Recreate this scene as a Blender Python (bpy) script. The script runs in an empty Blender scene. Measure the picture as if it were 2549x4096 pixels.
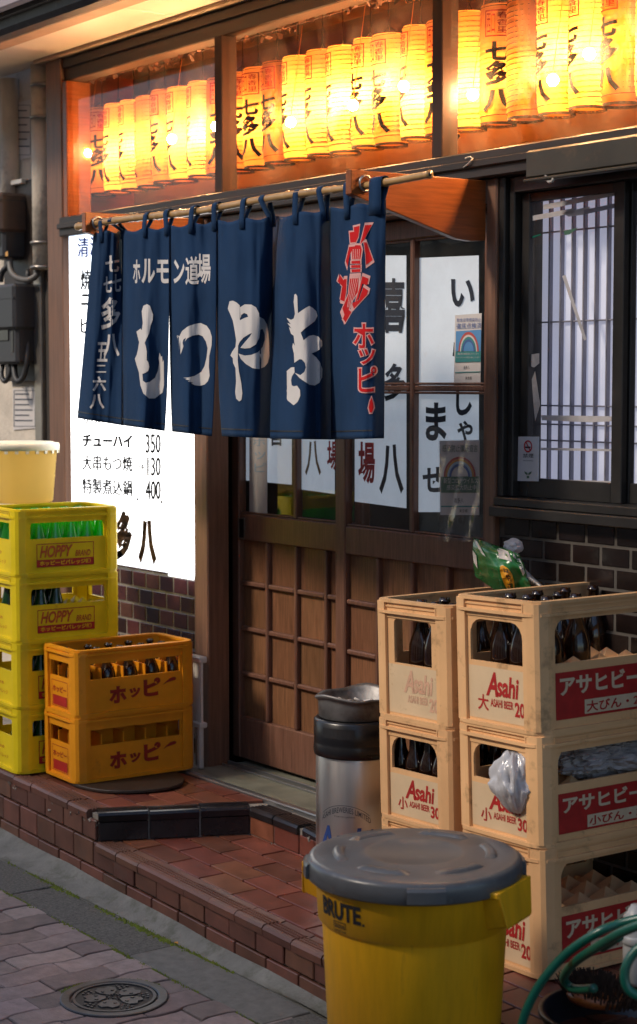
import bpy, bmesh, math, random
import numpy as np
from mathutils import Vector, Matrix, Euler, noise
random.seed(7)
sc = bpy.context.scene
R_ = math.radians
# ------------------------------------------------------------------ camera
F, CU, CV, S = 7000.0, 1274.5, 2048.0, 2549/1512.0
CAM = Vector((0, -3.46, 1.65))
_p = math.atan(518/7000); _w = math.atan(5174/math.hypot(7000, 518))
_r = Vector((math.sin(_w), math.cos(_w), 0))
_f = Vector((-math.cos(_w)*math.cos(_p), math.sin(_w)*math.cos(_p), -math.sin(_p)))
_u = _r.cross(_f)
cam = bpy.data.cameras.new('camera'); cam.sensor_fit = 'VERTICAL'; cam.sensor_height = 36
cam.lens = F/4096*36; cam.clip_start = .05; cam.clip_end = 500
cam.dof.use_dof = True; cam.dof.focus_distance = 5.15; cam.dof.aperture_fstop = 4.0
co = bpy.data.objects.new('camera', cam); sc.collection.objects.link(co)
co.matrix_world = Matrix(((_r.x, _u.x, -_f.x, CAM.x), (_r.y, _u.y, -_f.y, CAM.y), (_r.z, _u.z, -_f.z, CAM.z), (0, 0, 0, 1)))
sc.camera = co
# ------------------------------------------------------------------ sky, sun, exposure
SUN = Vector((.38, 1, -.92)).normalized()
wd = bpy.data.worlds.new('World'); sc.world = wd; wd.use_nodes = True
wn = wd.node_tree.nodes; wn.clear()
sky = wn.new('ShaderNodeTexSky'); sky.sky_type = 'NISHITA'; sky.sun_disc = False
sky.sun_elevation = math.asin(-SUN.z); sky.sun_rotation = math.atan2(-SUN.x, -SUN.y)
bg = wn.new('ShaderNodeBackground'); bg.inputs[1].default_value = .105
wo = wn.new('ShaderNodeOutputWorld')
wd.node_tree.links.new(sky.outputs[0], bg.inputs[0]); wd.node_tree.links.new(bg.outputs[0], wo.inputs[0])
sl = bpy.data.lights.new('sun', 'SUN'); sl.energy = 1.5; sl.angle = R_(9); sl.color = (1, .86, .70)
so = bpy.data.objects.new('sun', sl); sc.collection.objects.link(so)
so.rotation_euler = SUN.to_track_quat('-Z', 'Y').to_euler(); so.location = (-5, -6, 6)
sc.view_settings.view_transform = 'Standard'; sc.view_settings.look = 'None'
sc.view_settings.exposure = 0.86; sc.view_settings.gamma = 1
sc.cycles.max_bounces = 8; sc.cycles.transparent_max_bounces = 16
sc.cycles.sample_clamp_indirect = 4; sc.cycles.caustics_reflective = False; sc.cycles.caustics_refractive = False
sc.cycles.use_denoising = True

# ------------------------------------------------------------------ points of the place seen along a line of sight
def ray(u, v): return _f + _r*((u*S-CU)/F) - _u*((v*S-CV)/F)
def PY(u, v, y): d = ray(u, v); return CAM + d*((y-CAM.y)/d.y)
def PZ(u, v, z): d = ray(u, v); return CAM + d*((z-CAM.z)/d.z)

# ------------------------------------------------------------------ materials
def lin(c): return tuple((x/12.92 if x <= .04045 else ((x+.055)/1.055)**2.4) for x in c)
def mat(name, col, rough=.5, var=.18, scale=7, bump=.0, bscale=80, metal=0, rnd=0, spec=.5, stretch=(1, 1, 1), col2=None, stain=None, emit=None, coat=0, sss=0, trans=0):
    m = bpy.data.materials.new(name); m.use_nodes = True
    nt = m.node_tree; N = nt.nodes; L = nt.links; b = N['Principled BSDF']
    tc = N.new('ShaderNodeTexCoord'); mp = N.new('ShaderNodeMapping'); mp.inputs['Scale'].default_value = stretch
    L.new(tc.outputs['Object'], mp.inputs[0])
    nz = N.new('ShaderNodeTexNoise'); nz.inputs['Scale'].default_value = scale; nz.inputs['Detail'].default_value = 7; nz.inputs['Roughness'].default_value = .62
    oi = N.new('ShaderNodeObjectInfo')
    ad = N.new('ShaderNodeVectorMath'); ad.operation = 'ADD'
    rs = N.new('ShaderNodeVectorMath'); rs.operation = 'SCALE'; rs.inputs[3].default_value = 9.0
    cb = N.new('ShaderNodeCombineXYZ')
    for i in range(3): L.new(oi.outputs['Random'], cb.inputs[i])
    L.new(cb.outputs[0], rs.inputs[0]); L.new(mp.outputs[0], ad.inputs[0]); L.new(rs.outputs[0], ad.inputs[1])
    L.new(ad.outputs[0], nz.inputs['Vector'])
    rp = N.new('ShaderNodeValToRGB'); rp.color_ramp.elements[0].position = .3; rp.color_ramp.elements[1].position = .72
    c2 = col2 or tuple(x*(1-var) for x in col)
    rp.color_ramp.elements[0].color = (*c2, 1); rp.color_ramp.elements[1].color = (*[min(1, x*(1+var*.55)) for x in col], 1)
    L.new(nz.outputs[0], rp.inputs[0]); out = rp.outputs[0]
    if rnd:
        hs = N.new('ShaderNodeHueSaturation'); mr = N.new('ShaderNodeMapRange'); mr.inputs[3].default_value = 1-rnd; mr.inputs[4].default_value = 1+rnd
        L.new(oi.outputs['Random'], mr.inputs[0]); L.new(mr.outputs[0], hs.inputs['Value'])
        wn_ = N.new('ShaderNodeTexWhiteNoise'); wn_.noise_dimensions = '1D'; L.new(oi.outputs['Random'], wn_.inputs['W'])
        m2 = N.new('ShaderNodeMapRange'); m2.inputs[3].default_value = .5-rnd*.035; m2.inputs[4].default_value = .5+rnd*.035
        L.new(wn_.outputs[0], m2.inputs[0]); L.new(m2.outputs[0], hs.inputs['Hue'])
        L.new(out, hs.inputs['Color']); out = hs.outputs[0]
    if stain:
        sn = N.new('ShaderNodeTexNoise'); sn.inputs['Scale'].default_value = stain[1]; sn.inputs['Detail'].default_value = 9; sn.inputs['Roughness'].default_value = .7
        L.new(ad.outputs[0], sn.inputs['Vector'])
        sr = N.new('ShaderNodeValToRGB'); sr.color_ramp.elements[0].position = stain[2]; sr.color_ramp.elements[1].position = stain[2]+.12
        L.new(sn.outputs[0], sr.inputs[0]); mx = N.new('ShaderNodeMixRGB'); mx.inputs[2].default_value = (*stain[0], 1)
        mm = N.new('ShaderNodeMath'); mm.operation = 'MULTIPLY'; mm.inputs[1].default_value = stain[3] if len(stain) > 3 else .6
        L.new(sr.outputs[0], mm.inputs[0]); L.new(mm.outputs[0], mx.inputs[0]); L.new(out, mx.inputs[1]); out = mx.outputs[0]
    L.new(out, b.inputs['Base Color'])
    rr = N.new('ShaderNodeMapRange'); rr.inputs[3].default_value = max(.03, rough-.1); rr.inputs[4].default_value = min(1, rough+.12)
    L.new(nz.outputs[0], rr.inputs[0]); L.new(rr.outputs[0], b.inputs['Roughness'])
    b.inputs['Metallic'].default_value = metal; b.inputs['Specular IOR Level'].default_value = spec
    b.inputs['Coat Weight'].default_value = coat
    if sss:
        b.inputs['Subsurface Weight'].default_value = sss; b.inputs['Subsurface Radius'].default_value = (.02, .012, .004)
    if bump:
        bn = N.new('ShaderNodeTexNoise'); bn.inputs['Scale'].default_value = bscale; bn.inputs['Detail'].default_value = 5
        L.new(ad.outputs[0], bn.inputs['Vector'])
        bp = N.new('ShaderNodeBump'); bp.inputs['Strength'].default_value = bump; bp.inputs['Distance'].default_value = .004
        L.new(bn.outputs[0], bp.inputs['Height']); L.new(bp.outputs[0], b.inputs['Normal'])
    if trans:
        tb_ = N.new('ShaderNodeBsdfTranslucent'); L.new(out, tb_.inputs[0]); ms = N.new('ShaderNodeMixShader'); ms.inputs[0].default_value = trans
        L.new(b.outputs[0], ms.inputs[1]); L.new(tb_.outputs[0], ms.inputs[2]); L.new(ms.outputs[0], N['Material Output'].inputs[0])
    if emit:
        b.inputs['Emission Color'].default_value = (*emit[0], 1); b.inputs['Emission Strength'].default_value = emit[1]
    return m
def glass(name, tint, rough, fac, bump=0, dirt_haze=0, ior=1.5, veil=False):
    m = bpy.data.materials.new(name); m.use_nodes = True; nt = m.node_tree; N = nt.nodes; L = nt.links; N.clear()
    o = N.new('ShaderNodeOutputMaterial'); mx = N.new('ShaderNodeMixShader'); t = N.new('ShaderNodeBsdfTransparent'); t.inputs[0].default_value = (*tint, 1)
    g = N.new('ShaderNodeBsdfGlossy'); g.inputs['Roughness'].default_value = rough
    fr = N.new('ShaderNodeFresnel'); ge = N.new('ShaderNodeNewGeometry'); ir = N.new('ShaderNodeMapRange'); ir.inputs[3].default_value = ior; ir.inputs[4].default_value = 1/ior; L.new(ge.outputs['Backfacing'], ir.inputs[0]); L.new(ir.outputs[0], fr.inputs[0]); mu = N.new('ShaderNodeMath'); mu.operation = 'MULTIPLY'; mu.inputs[1].default_value = fac
    L.new(fr.outputs[0], mu.inputs[0]); L.new(mu.outputs[0], mx.inputs[0]); L.new(t.outputs[0], mx.inputs[1]); L.new(g.outputs[0], mx.inputs[2])
    last = mx
    tc = N.new('ShaderNodeTexCoord')
    if bump:
        n = N.new('ShaderNodeTexNoise'); n.inputs['Scale'].default_value = 9; n.inputs['Detail'].default_value = 3; L.new(tc.outputs['Object'], n.inputs['Vector'])
        bp = N.new('ShaderNodeBump'); bp.inputs['Strength'].default_value = bump; bp.inputs['Distance'].default_value = .01
        L.new(n.outputs[0], bp.inputs['Height']); L.new(bp.outputs[0], g.inputs['Normal']); L.new(bp.outputs[0], fr.inputs['Normal'])
    if dirt_haze:
        d = N.new('ShaderNodeBsdfTranslucent' if veil else 'ShaderNodeBsdfDiffuse'); d.inputs[0].default_value = (.6, .55, .5, 1) if veil else (.45, .4, .34, 1); n = N.new('ShaderNodeTexNoise'); n.inputs['Scale'].default_value = 6; n.inputs['Detail'].default_value = 9; n.inputs['Roughness'].default_value = .75
        L.new(tc.outputs['Object'], n.inputs['Vector']); mr = N.new('ShaderNodeMapRange'); mr.inputs[1].default_value = .42; mr.inputs[2].default_value = .8; mr.inputs[3].default_value = 0; mr.inputs[4].default_value = dirt_haze
        L.new(n.outputs[0], mr.inputs[0]); m2 = N.new('ShaderNodeMixShader'); L.new(mr.outputs[0], m2.inputs[0]); L.new(mx.outputs[0], m2.inputs[1]); L.new(d.outputs[0], m2.inputs[2]); last = m2
    L.new(last.outputs[0], o.inputs[0]); return m
def thin(name, col, tr=.5, gloss=.0, stripes=None, tcol=None):
    """thin sheet that lets light through: paper, plastic film"""
    m = bpy.data.materials.new(name); m.use_nodes = True; nt = m.node_tree; N = nt.nodes; L = nt.links; N.clear()
    o = N.new('ShaderNodeOutputMaterial'); mx = N.new('ShaderNodeMixShader'); mx.inputs[0].default_value = tr
    d = N.new('ShaderNodeBsdfDiffuse'); t = N.new('ShaderNodeBsdfTranslucent')
    tc = N.new('ShaderNodeTexCoord'); nz = N.new('ShaderNodeTexNoise'); nz.inputs['Scale'].default_value = 22; nz.inputs['Detail'].default_value = 6
    L.new(tc.outputs['Object'], nz.inputs['Vector'])
    rp = N.new('ShaderNodeValToRGB'); rp.color_ramp.elements[0].color = (*[c*.85 for c in col], 1); rp.color_ramp.elements[1].color = (*col, 1); L.new(nz.outputs[0], rp.inputs[0])
    L.new(rp.outputs[0], d.inputs[0])
    if tcol: t.inputs[0].default_value = (*tcol, 1)
    else: L.new(rp.outputs[0], t.inputs[0])
    L.new(d.outputs[0], mx.inputs[1]); L.new(t.outputs[0], mx.inputs[2]); last = mx
    if gloss:
        g = N.new('ShaderNodeBsdfGlossy'); g.inputs['Roughness'].default_value = .18; m2 = N.new('ShaderNodeMixShader'); m2.inputs[0].default_value = gloss
        L.new(mx.outputs[0], m2.inputs[1]); L.new(g.outputs[0], m2.inputs[2]); last = m2
    L.new(last.outputs[0], o.inputs[0]); return m
WG = (1, 6, .35)
M = dict(
 wood_door=mat('door wood', (.175, .084, .056), .32, .4, 14, .12, 120, stretch=(9, 9, .55), spec=.5),
 wood_panel=mat('panel wood', (.21, .095, .046), .36, .5, 16, .2, 140, stretch=(11, 11, .6), rnd=.16),
 wood_post=mat('post wood', (.19, .095, .058), .5, .4, 10, .12, 90, stretch=(8, 8, .4)),
 wood_dark=mat('dark beam', (.028, .017, .012), .5, .4, 9, .1, 90, stretch=(.5, 8, 8)),
 wood_orange=mat('varnished board', (.26, .07, .014), .34, .35, 12, .08, 90, stretch=(9, .6, 9)),
 wood_room=mat('plywood', (.060, .036, .020), .6, .3, 5, .08, 60, stretch=(1, 3, .5)),
 soffit=mat('soffit board', (.82, .74, .64), .36, .12, 3, .06, 40, spec=.9, stain=((.25, .15, .08), 5, .66, .5)),
 fascia=mat('fascia', (.36, .26, .19), .6, .3, 6, .1, 40),
 gutter=mat('gutter metal', (.03, .027, .03), .5, .5, 10, .2, 50, stain=((.12, .11, .1), 12, .58, .5)),
 jetty=mat('jetty board', (.33, .27, .28), .55, .15, 3),
 stucco=mat('stucco', (.66, .58, .48), .85, .2, 5, .9, 55, stain=((.17, .14, .11), 4, .56, .6)),
 metaltrim=mat('aluminium trim', (.33, .30, .27), .35, .25, 12, metal=.8),
 alu=mat('aluminium', (.42, .43, .45), .3, .2, 20, metal=.9, stretch=(.3, 8, 8)),
 alu_dark=mat('bronze aluminium', (.022, .02, .019), .35, .3, 12, spec=.5),
 sill=mat('sill sheet', (.17, .17, .13), .6, .4, 9, .15, 40, stain=((.3, .29, .26), 9, .6, .5)),
 glass=glass('window glass', (.97, .97, .96), .02, 1.4, .03, .10),
 glass_transom=glass('transom glass', (.98, .96, .93), .03, .7, .03, .14, veil=True),  # translucent dust layer added to imitate the hazy glow around the lanterns
 tile_red=mat('quarry tile', (.175, .056, .034), .34, .38, 12, .12, 60, rnd=.3, stain=((.10, .075, .065), 14, .58, .5)),
 tile_riser=mat('riser tile', (.135, .054, .036), .5, .32, 10, .12, 60, rnd=.25, stain=((.085, .05, .04), 9, .56, .6)),
 tile_black=mat('black tile', (.016, .013, .014), .22, .4, 10, .06, 60, rnd=.3),
 tile_wall=mat('glazed wall tile', (.075, .026, .022), .17, .5, 9, .05, 50, rnd=.6),
 tile_wall_dark=mat('dark glazed wall tile', (.014, .009, .008), .2, .5, 9, .05, 50, rnd=.4),
 grout=mat('mortar', (.25, .225, .20), .9, .35, 18, .5, 70, stain=((.09, .08, .07), 8, .55, .7)),
 grout_dark=mat('dark mortar', (.085, .075, .065), .9, .35, 18, .4, 70),  # darker mortar tone for the wall under the window
 concrete=mat('concrete', (.20, .195, .178), .88, .4, 8, .7, 90, stain=((.10, .10, .075), 9, .50, .75)),
 slab=mat('pebble slab', (.125, .118, .105), .85, .6, 120, .9, 160, rnd=.14, stain=((.07, .085, .03), 5, .62, .45)),
 slab2=mat('smooth slab', (.17, .165, .15), .85, .3, 30, .5, 120),
 paver=mat('paver', (.255, .20, .19), .78, .28, 26, .45, 150, rnd=.36, stain=((.09, .085, .09), 10, .57, .5)),
 sand=mat('joint sand', (.045, .043, .036), .95, .4, 40, .6, 200, stain=((.07, .085, .012), 6, .55, .8)),
 moss=mat('moss', (.13, .17, .012), .95, .5, 40, .9, 200),
 iron=mat('cast iron', (.085, .09, .10), .38, .35, 20, .2, 90, metal=.55),
 iron_dark=mat('iron recess', (.018, .018, .02), .6, .4, 20, .2, 90),
 navy=mat('navy cotton', (.0115, .036, .090), .92, .22, 5, .25, 900, spec=.15),
 white_dye=mat('undyed cotton', (.60, .57, .55), .92, .10, 6, .2, 900, spec=.15),
 red_dye=mat('red dye', (.50, .012, .014), .9, .12, 6, spec=.15),
 pink_dye=mat('pink dye', (.62, .33, .31), .9, .12, 6, spec=.15),
 bamboo=mat('bamboo', (.42, .25, .10), .3, .35, 14, .05, 60, stretch=(.6, 5, 5)),
 yellow=mat('yellow crate plastic', (.93, .74, .016), .36, .14, 6, .04, 40, rnd=.04, stain=((.42, .34, .02), 13, .62, .55), trans=.28),
 orange=mat('orange crate plastic', (.92, .37, .014), .36, .16, 6, .04, 40, rnd=.05, stain=((.45, .16, .015), 13, .62, .55), trans=.2),
 cream=mat('cream crate plastic', (.72, .42, .20), .45, .14, 5, .05, 40, rnd=.05, stain=((.28, .16, .07), 12, .57, .7)),
 cream_panel=mat('pale crate panel', (.64, .47, .29), .5, .12, 5, stain=((.30, .20, .10), 14, .58, .7)),
 print_red=mat('red print', (.40, .014, .012), .5, .25, 30),
 print_dark=mat('dark red print', (.30, .012, .006), .5, .25, 30),
 print_faded=mat('faded red print', (.60, .35, .23), .5, .2, 40),
 print_orange=mat('orange red print', (.50, .09, .012), .5, .2, 40),
 print_cream=mat('cream print', (.62, .48, .32), .5, .1, 30),
 brown_glass=mat('brown bottle glass', (.016, .006, .003), .07, .4, 9, spec=.7),
 green_glass=thin('green bottle glass', (.008, .16, .02), .7, .10, tcol=(.03, .80, .06)),
 shaded_green_glass=mat('shaded green bottle glass', (.006, .05, .012), .07, .4, 9, spec=.7),  # same green glass, with the shade of the lower crates put into its colour
 black_plastic=mat('black plastic', (.010, .010, .012), .3, .3, 9, spec=.55),
 steel=mat('brushed steel', (.74, .72, .70), .36, .1, 30, metal=1, stretch=(1, 1, .1)),
 dull_alu=mat('dented aluminium', (.26, .25, .245), .5, .5, 9, .5, 22, metal=.7, stain=((.07, .06, .055), 8, .52, .7)),
 ash=mat('ash', (.09, .075, .06), .95, .6, 40, .8, 90),
 blue_print=mat('blue print', (.02, .055, .22), .5, .2, 20),
 grey_print=mat('grey print', (.07, .08, .10), .5, .2, 20),
 lid_grey=mat('grey lid plastic', (.095, .098, .104), .31, .22, 9, .07, 120, stain=((.19, .185, .18), 22, .58, .6)),
 can_yellow=mat('yellow bin plastic', (.80, .40, .005), .48, .2, 5, .07, 100, stain=((.30, .15, .01), 5, .58, .5), stretch=(5, 5, .7)),
 black_ink=mat('black ink', (.010, .010, .013), .6, .4, 14),
 ink_navy=mat('dark ink', (.013, .02, .04), .65, .4, 14),
 red_ink=mat('red ink', (.48, .018, .03), .6, .25, 20),
 paper=mat('notice paper', (.66, .70, .74), .8, .08, 4, emit=((.62, .74, .9), .18), stain=((.50, .45, .36), 5, .62, .6)),  # own glow stands in for room light coming through the paper
 poster=mat('poster stock', (.62, .58, .56), .6, .06, 6),
 poster_blue=mat('poster sky blue', (.10, .27, .52), .5, .05, 6),
 poster_teal=mat('poster teal', (.05, .25, .25), .5, .1, 6),
 poster_green=mat('poster green', (.05, .13, .085), .5, .1, 6),
 c_red=mat('band red', (.48, .09, .08), .5), c_orange=mat('band orange', (.62, .30, .08), .5), c_blue=mat('band blue', (.07, .13, .33), .5), c_pale=mat('band pale', (.36, .50, .62), .5),
 film=glass('plastic sleeve', (.9, .9, .9), .12, 1.6, .5, .0),
 shoji=mat('shoji paper', (.6, .62, .70), .85, .06, 3, emit=((.66, .68, .90), .25)),  # emission replaces the lit room behind the shoji
 tape=mat('packing tape', (.44, .42, .43), .4, .2, 12),
 lattice=mat('shoji lattice', (.29, .28, .34), .6, .2, 12),
 room=mat('dim room', (.05, .042, .036), .9, .3, 3),
 white_sheet=mat('white sheet', (.75, .75, .74), .5, .05, 5, emit=((1, 1, 1), 1.1)),
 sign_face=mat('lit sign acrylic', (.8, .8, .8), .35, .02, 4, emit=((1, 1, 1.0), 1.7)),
 sign_ink=mat('sign ink', (.012, .012, .018), .45, .3, 20), sign_blue=mat('sign blue ink', (.01, .03, .30), .45), sign_brown=mat('sign brown ink', (.20, .10, .035), .5, .5, 20),
 bucket=thin('bucket plastic', (.82, .62, .26), .7, tcol=(1, .80, .38)), bucket_lid=mat('bucket lid plastic', (.82, .78, .60), .4, .08, 6, stain=((.65, .42, .06), 4, .6, .5)),
 meter=mat('meter housing', (.038, .038, .042), .5, .25, 9, .05, 60), meter_brown=mat('meter cover', (.075, .05, .042), .45, .25, 9), cable=mat('cable', (.03, .03, .032), .5, .3, 12), cable_grey=mat('grey cable', (.13, .12, .11), .5, .3, 12),
 mullion=mat('mullion wood', (.030, .010, .005), .8, .4, 9, .1, 90, stretch=(8, 8, .4)), bulb=mat('fill bulb glow', (.8, .8, .8), .4, .02, 4, emit=((1, .58, .25), 660)), lantern=thin('lantern paper', (.58, .20, .02), .62, tcol=(.95, .43, .17)), lantern_ink=mat('lantern ink', (.003, .0022, .002), .9, spec=.1), lantern_red=mat('lantern red ink', (.34, .018, .004), .9, spec=.1), cord=mat('dark cord', (.03, .014, .006), .8, spec=.1),
 leaf=mat('garland paper', (.20, .07, .02), .7, .5, 30, rnd=.5),
 bag_white=thin('white film', (.74, .74, .77), .45, .06), bag_grey=mat('grey sheet', (.40, .36, .35), .6, .2, 8, .3, 20),
 bag_green=mat('green printed film', (.010, .115, .028), .22, .6, 7, .25, 16, col2=(.02, .05, .014), spec=.6), bag_clear=mat('milky film', (.52, .48, .45), .25, .15, 9), bag_orange=mat('orange oval print', (.62, .27, .012), .35),
 hose=mat('green hose', (.0015, .085, .058), .32, .2, 9, spec=.6), hose_white=mat('white fitting', (.33, .33, .33), .4), tub=mat('black tub', (.012, .012, .016), .3, .3, 9), coir=mat('brown bristles', (.035, .016, .008), .9, .6, 40, .8, 120),
 rack=mat('white rack plastic', (.66, .64, .58), .45), sticker=mat('white sticker', (.52, .54, .58), .45), galv=mat('painted iron hook', (.35, .33, .30), .5),
 flashing=mat('painted flashing', (.035, .028, .018), .5, .25, 9, stain=((.10, .06, .03), 6, .55, .7)),
)
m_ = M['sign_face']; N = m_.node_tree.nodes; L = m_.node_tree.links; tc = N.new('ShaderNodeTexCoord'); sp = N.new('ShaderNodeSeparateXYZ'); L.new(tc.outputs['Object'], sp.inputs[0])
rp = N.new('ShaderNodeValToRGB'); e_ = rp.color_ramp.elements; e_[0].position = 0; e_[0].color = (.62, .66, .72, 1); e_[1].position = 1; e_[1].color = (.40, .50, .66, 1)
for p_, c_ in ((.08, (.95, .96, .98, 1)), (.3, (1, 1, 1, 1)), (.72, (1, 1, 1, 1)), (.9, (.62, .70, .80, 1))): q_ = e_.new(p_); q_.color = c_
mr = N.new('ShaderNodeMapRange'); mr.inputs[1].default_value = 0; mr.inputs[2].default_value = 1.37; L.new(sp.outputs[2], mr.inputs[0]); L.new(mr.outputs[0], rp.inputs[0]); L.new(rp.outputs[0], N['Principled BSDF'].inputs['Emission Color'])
# ------------------------------------------------------------------ helpers
def wm(o):
    m = o.matrix_basis.copy()
    while o.parent: o = o.parent; m = o.matrix_basis @ m
    return m
def link(o): sc.collection.objects.link(o); return o
def tag(o, label=None, cat=None, group=None, kind=None):
    if label: o['label'] = label
    if cat: o['category'] = cat
    if group: o['group'] = group
    if kind: o['kind'] = kind
    return o
def thing(name, loc, label, cat, group=None, rot=None, kind=None):
    o = bpy.data.objects.new(name, None); o.empty_display_size = .1
    if rot is not None: o.matrix_basis = Matrix.Translation(Vector(loc)) @ (rot if isinstance(rot, Matrix) else Euler(rot).to_matrix().to_4x4())
    else: o.location = loc
    link(o); return tag(o, label, cat, group, kind)
def copy_tree(o, parent=None):
    c = o.copy(); link(c); c.parent = parent
    for ch in KIDS.get(o, []): KIDS.setdefault(c, []).append(copy_tree(ch, c))
    return c
KIDS = {}
class MB:
    def __init__(s): s.v = []; s.f = []; s.sm = []
    def add(s, vs, fs, smooth=False):
        n = len(s.v); s.v += [Vector(v) for v in vs]; s.f += [tuple(i+n for i in f) for f in fs]; s.sm += [smooth]*len(fs); return s
    def box(s, a, b, m=None, bev=0):
        x0, y0, z0 = [min(a[i], b[i]) for i in range(3)]; x1, y1, z1 = [max(a[i], b[i]) for i in range(3)]
        if bev:
            bm = bmesh.new(); bmesh.ops.create_cube(bm, size=1)
            for v in bm.verts: v.co = Vector((x0+(v.co.x+.5)*(x1-x0), y0+(v.co.y+.5)*(y1-y0), z0+(v.co.z+.5)*(z1-z0)))
            bmesh.ops.bevel(bm, geom=bm.edges[:], offset=min(bev, .45*min(x1-x0, y1-y0, z1-z0)), segments=1, affect='EDGES')
            bm.verts.index_update(); vs = [v.co.copy() for v in bm.verts]; fs = [[v.index for v in f.verts] for f in bm.faces]; bm.free()
        else:
            vs = [Vector(p) for p in ((x0,y0,z0),(x1,y0,z0),(x1,y1,z0),(x0,y1,z0),(x0,y0,z1),(x1,y0,z1),(x1,y1,z1),(x0,y1,z1))]
            fs = [(0,3,2,1),(4,5,6,7),(0,1,5,4),(1,2,6,5),(2,3,7,6),(3,0,4,7)]
        if m is not None: vs = [m @ v for v in vs]
        return s.add(vs, fs)
    def prism(s, poly, ext, m=None):
        """poly: list of 3D points in one plane, ext: extrusion vector"""
        n = len(poly); e = Vector(ext); p = [Vector(q) for q in poly]; vs = p+[q+e for q in p]
        if m is not None: vs = [m @ v for v in vs]
        fs = [tuple(range(n))[::-1], tuple(range(n, 2*n))]+[(i, (i+1) % n, n+(i+1) % n, n+i) for i in range(n)]
        return s.add(vs, fs)
    def lathe(s, prof, c=(0,0,0), n=24, smooth=True, cap=True):
        c = Vector(c); vs = []; fs = []
        for r, z in prof:
            for k in range(n): a = 2*math.pi*k/n; vs.append(c+Vector((r*math.cos(a), r*math.sin(a), z)))
        for i in range(len(prof)-1):
            for k in range(n): k2 = (k+1) % n; fs.append((i*n+k, i*n+k2, (i+1)*n+k2, (i+1)*n+k))
        if cap:
            fs.append(tuple(range(n))[::-1]); fs.append(tuple(range((len(prof)-1)*n, len(prof)*n)))
        return s.add(vs, fs, smooth)
    def tube(s, pts, r, n=10, cap=True):
        pts = [Vector(p) for p in pts]; vs = []; fs = []; up = Vector((0, 0, 1)); prev = None
        for i, p in enumerate(pts):
            t = (pts[min(i+1, len(pts)-1)]-pts[max(i-1, 0)]).normalized()
            a = t.cross(up) if prev is None else prev-t*prev.dot(t)
            if a.length < 1e-4: a = t.cross(Vector((1, 0, 0)))
            a.normalize(); prev = a; b = t.cross(a); rr = r[i] if isinstance(r, (list, tuple)) else r
            for k in range(n): q = 2*math.pi*k/n; vs.append(p+(a*math.cos(q)+b*math.sin(q))*rr)
        for i in range(len(pts)-1):
            for k in range(n): k2 = (k+1) % n; fs.append((i*n+k, i*n+k2, (i+1)*n+k2, (i+1)*n+k))
        if cap: fs.append(tuple(range(n))[::-1]); fs.append(tuple(range((len(pts)-1)*n, len(pts)*n)))
        return s.add(vs, fs, True)
    def build(s, name, m, parent=None, world=False, bevel=0):
        me = bpy.data.meshes.new(name); vs = s.v
        if parent is not None and world:
            inv = wm(parent).inverted(); vs = [inv @ v for v in vs]
        me.from_pydata([tuple(v) for v in vs], [], s.f)
        me.polygons.foreach_set('use_smooth', s.sm)
        bm = bmesh.new(); bm.from_mesh(me); bmesh.ops.recalc_face_normals(bm, faces=bm.faces[:])
        if bevel: bmesh.ops.bevel(bm, geom=[e for e in bm.edges if len(e.link_faces) == 2 and e.calc_face_angle(0) > .6], offset=bevel, segments=1, affect='EDGES')
        bm.to_mesh(me); bm.free()
        me.materials.append(m if not isinstance(m, str) else M[m])
        o = bpy.data.objects.new(name, me); link(o)
        if parent is not None: o.parent = parent; KIDS.setdefault(parent, []).append(o)
        return o
def inst(src, name, mtx, parent, world=True):
    o = bpy.data.objects.new(name, src.data); link(o); o.parent = parent
    o.matrix_basis = (wm(parent).inverted() @ mtx) if (parent is not None and world) else mtx
    if parent is not None: KIDS.setdefault(parent, []).append(o)
    return o
def bx(name, a, b, m, parent=None, bev=.002, world=True): return MB().box(a, b, bev=bev).build(name, m, parent, world)
# ------------------------------------------------------------------ lettering
_tc = {}
def txt(s, b=0.0, shear=0.0, outline=0.0):
    """string -> (verts scaled to a unit box, faces, aspect)"""
    k = (s, b, shear)
    if k in _tc: return _tc[k]
    cu = bpy.data.curves.new('t', 'FONT'); cu.body = s; cu.size = 1; cu.offset = b; cu.shear = shear; cu.resolution_u = 3
    o = bpy.data.objects.new('t', cu); me = bpy.data.meshes.new_from_object(o)
    vs = [(v.co.x, v.co.y) for v in me.vertices]; fs = [tuple(p.vertices) for p in me.polygons]
    bpy.data.objects.remove(o); bpy.data.curves.remove(cu); bpy.data.meshes.remove(me)
    x0 = min(v[0] for v in vs); x1 = max(v[0] for v in vs); y0 = min(v[1] for v in vs); y1 = max(v[1] for v in vs)
    w = max(x1-x0, 1e-4); h = max(y1-y0, 1e-4)
    _tc[k] = ([((x-x0)/w, (y-y0)/h) for x, y in vs], fs, w/h)
    return _tc[k]
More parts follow.
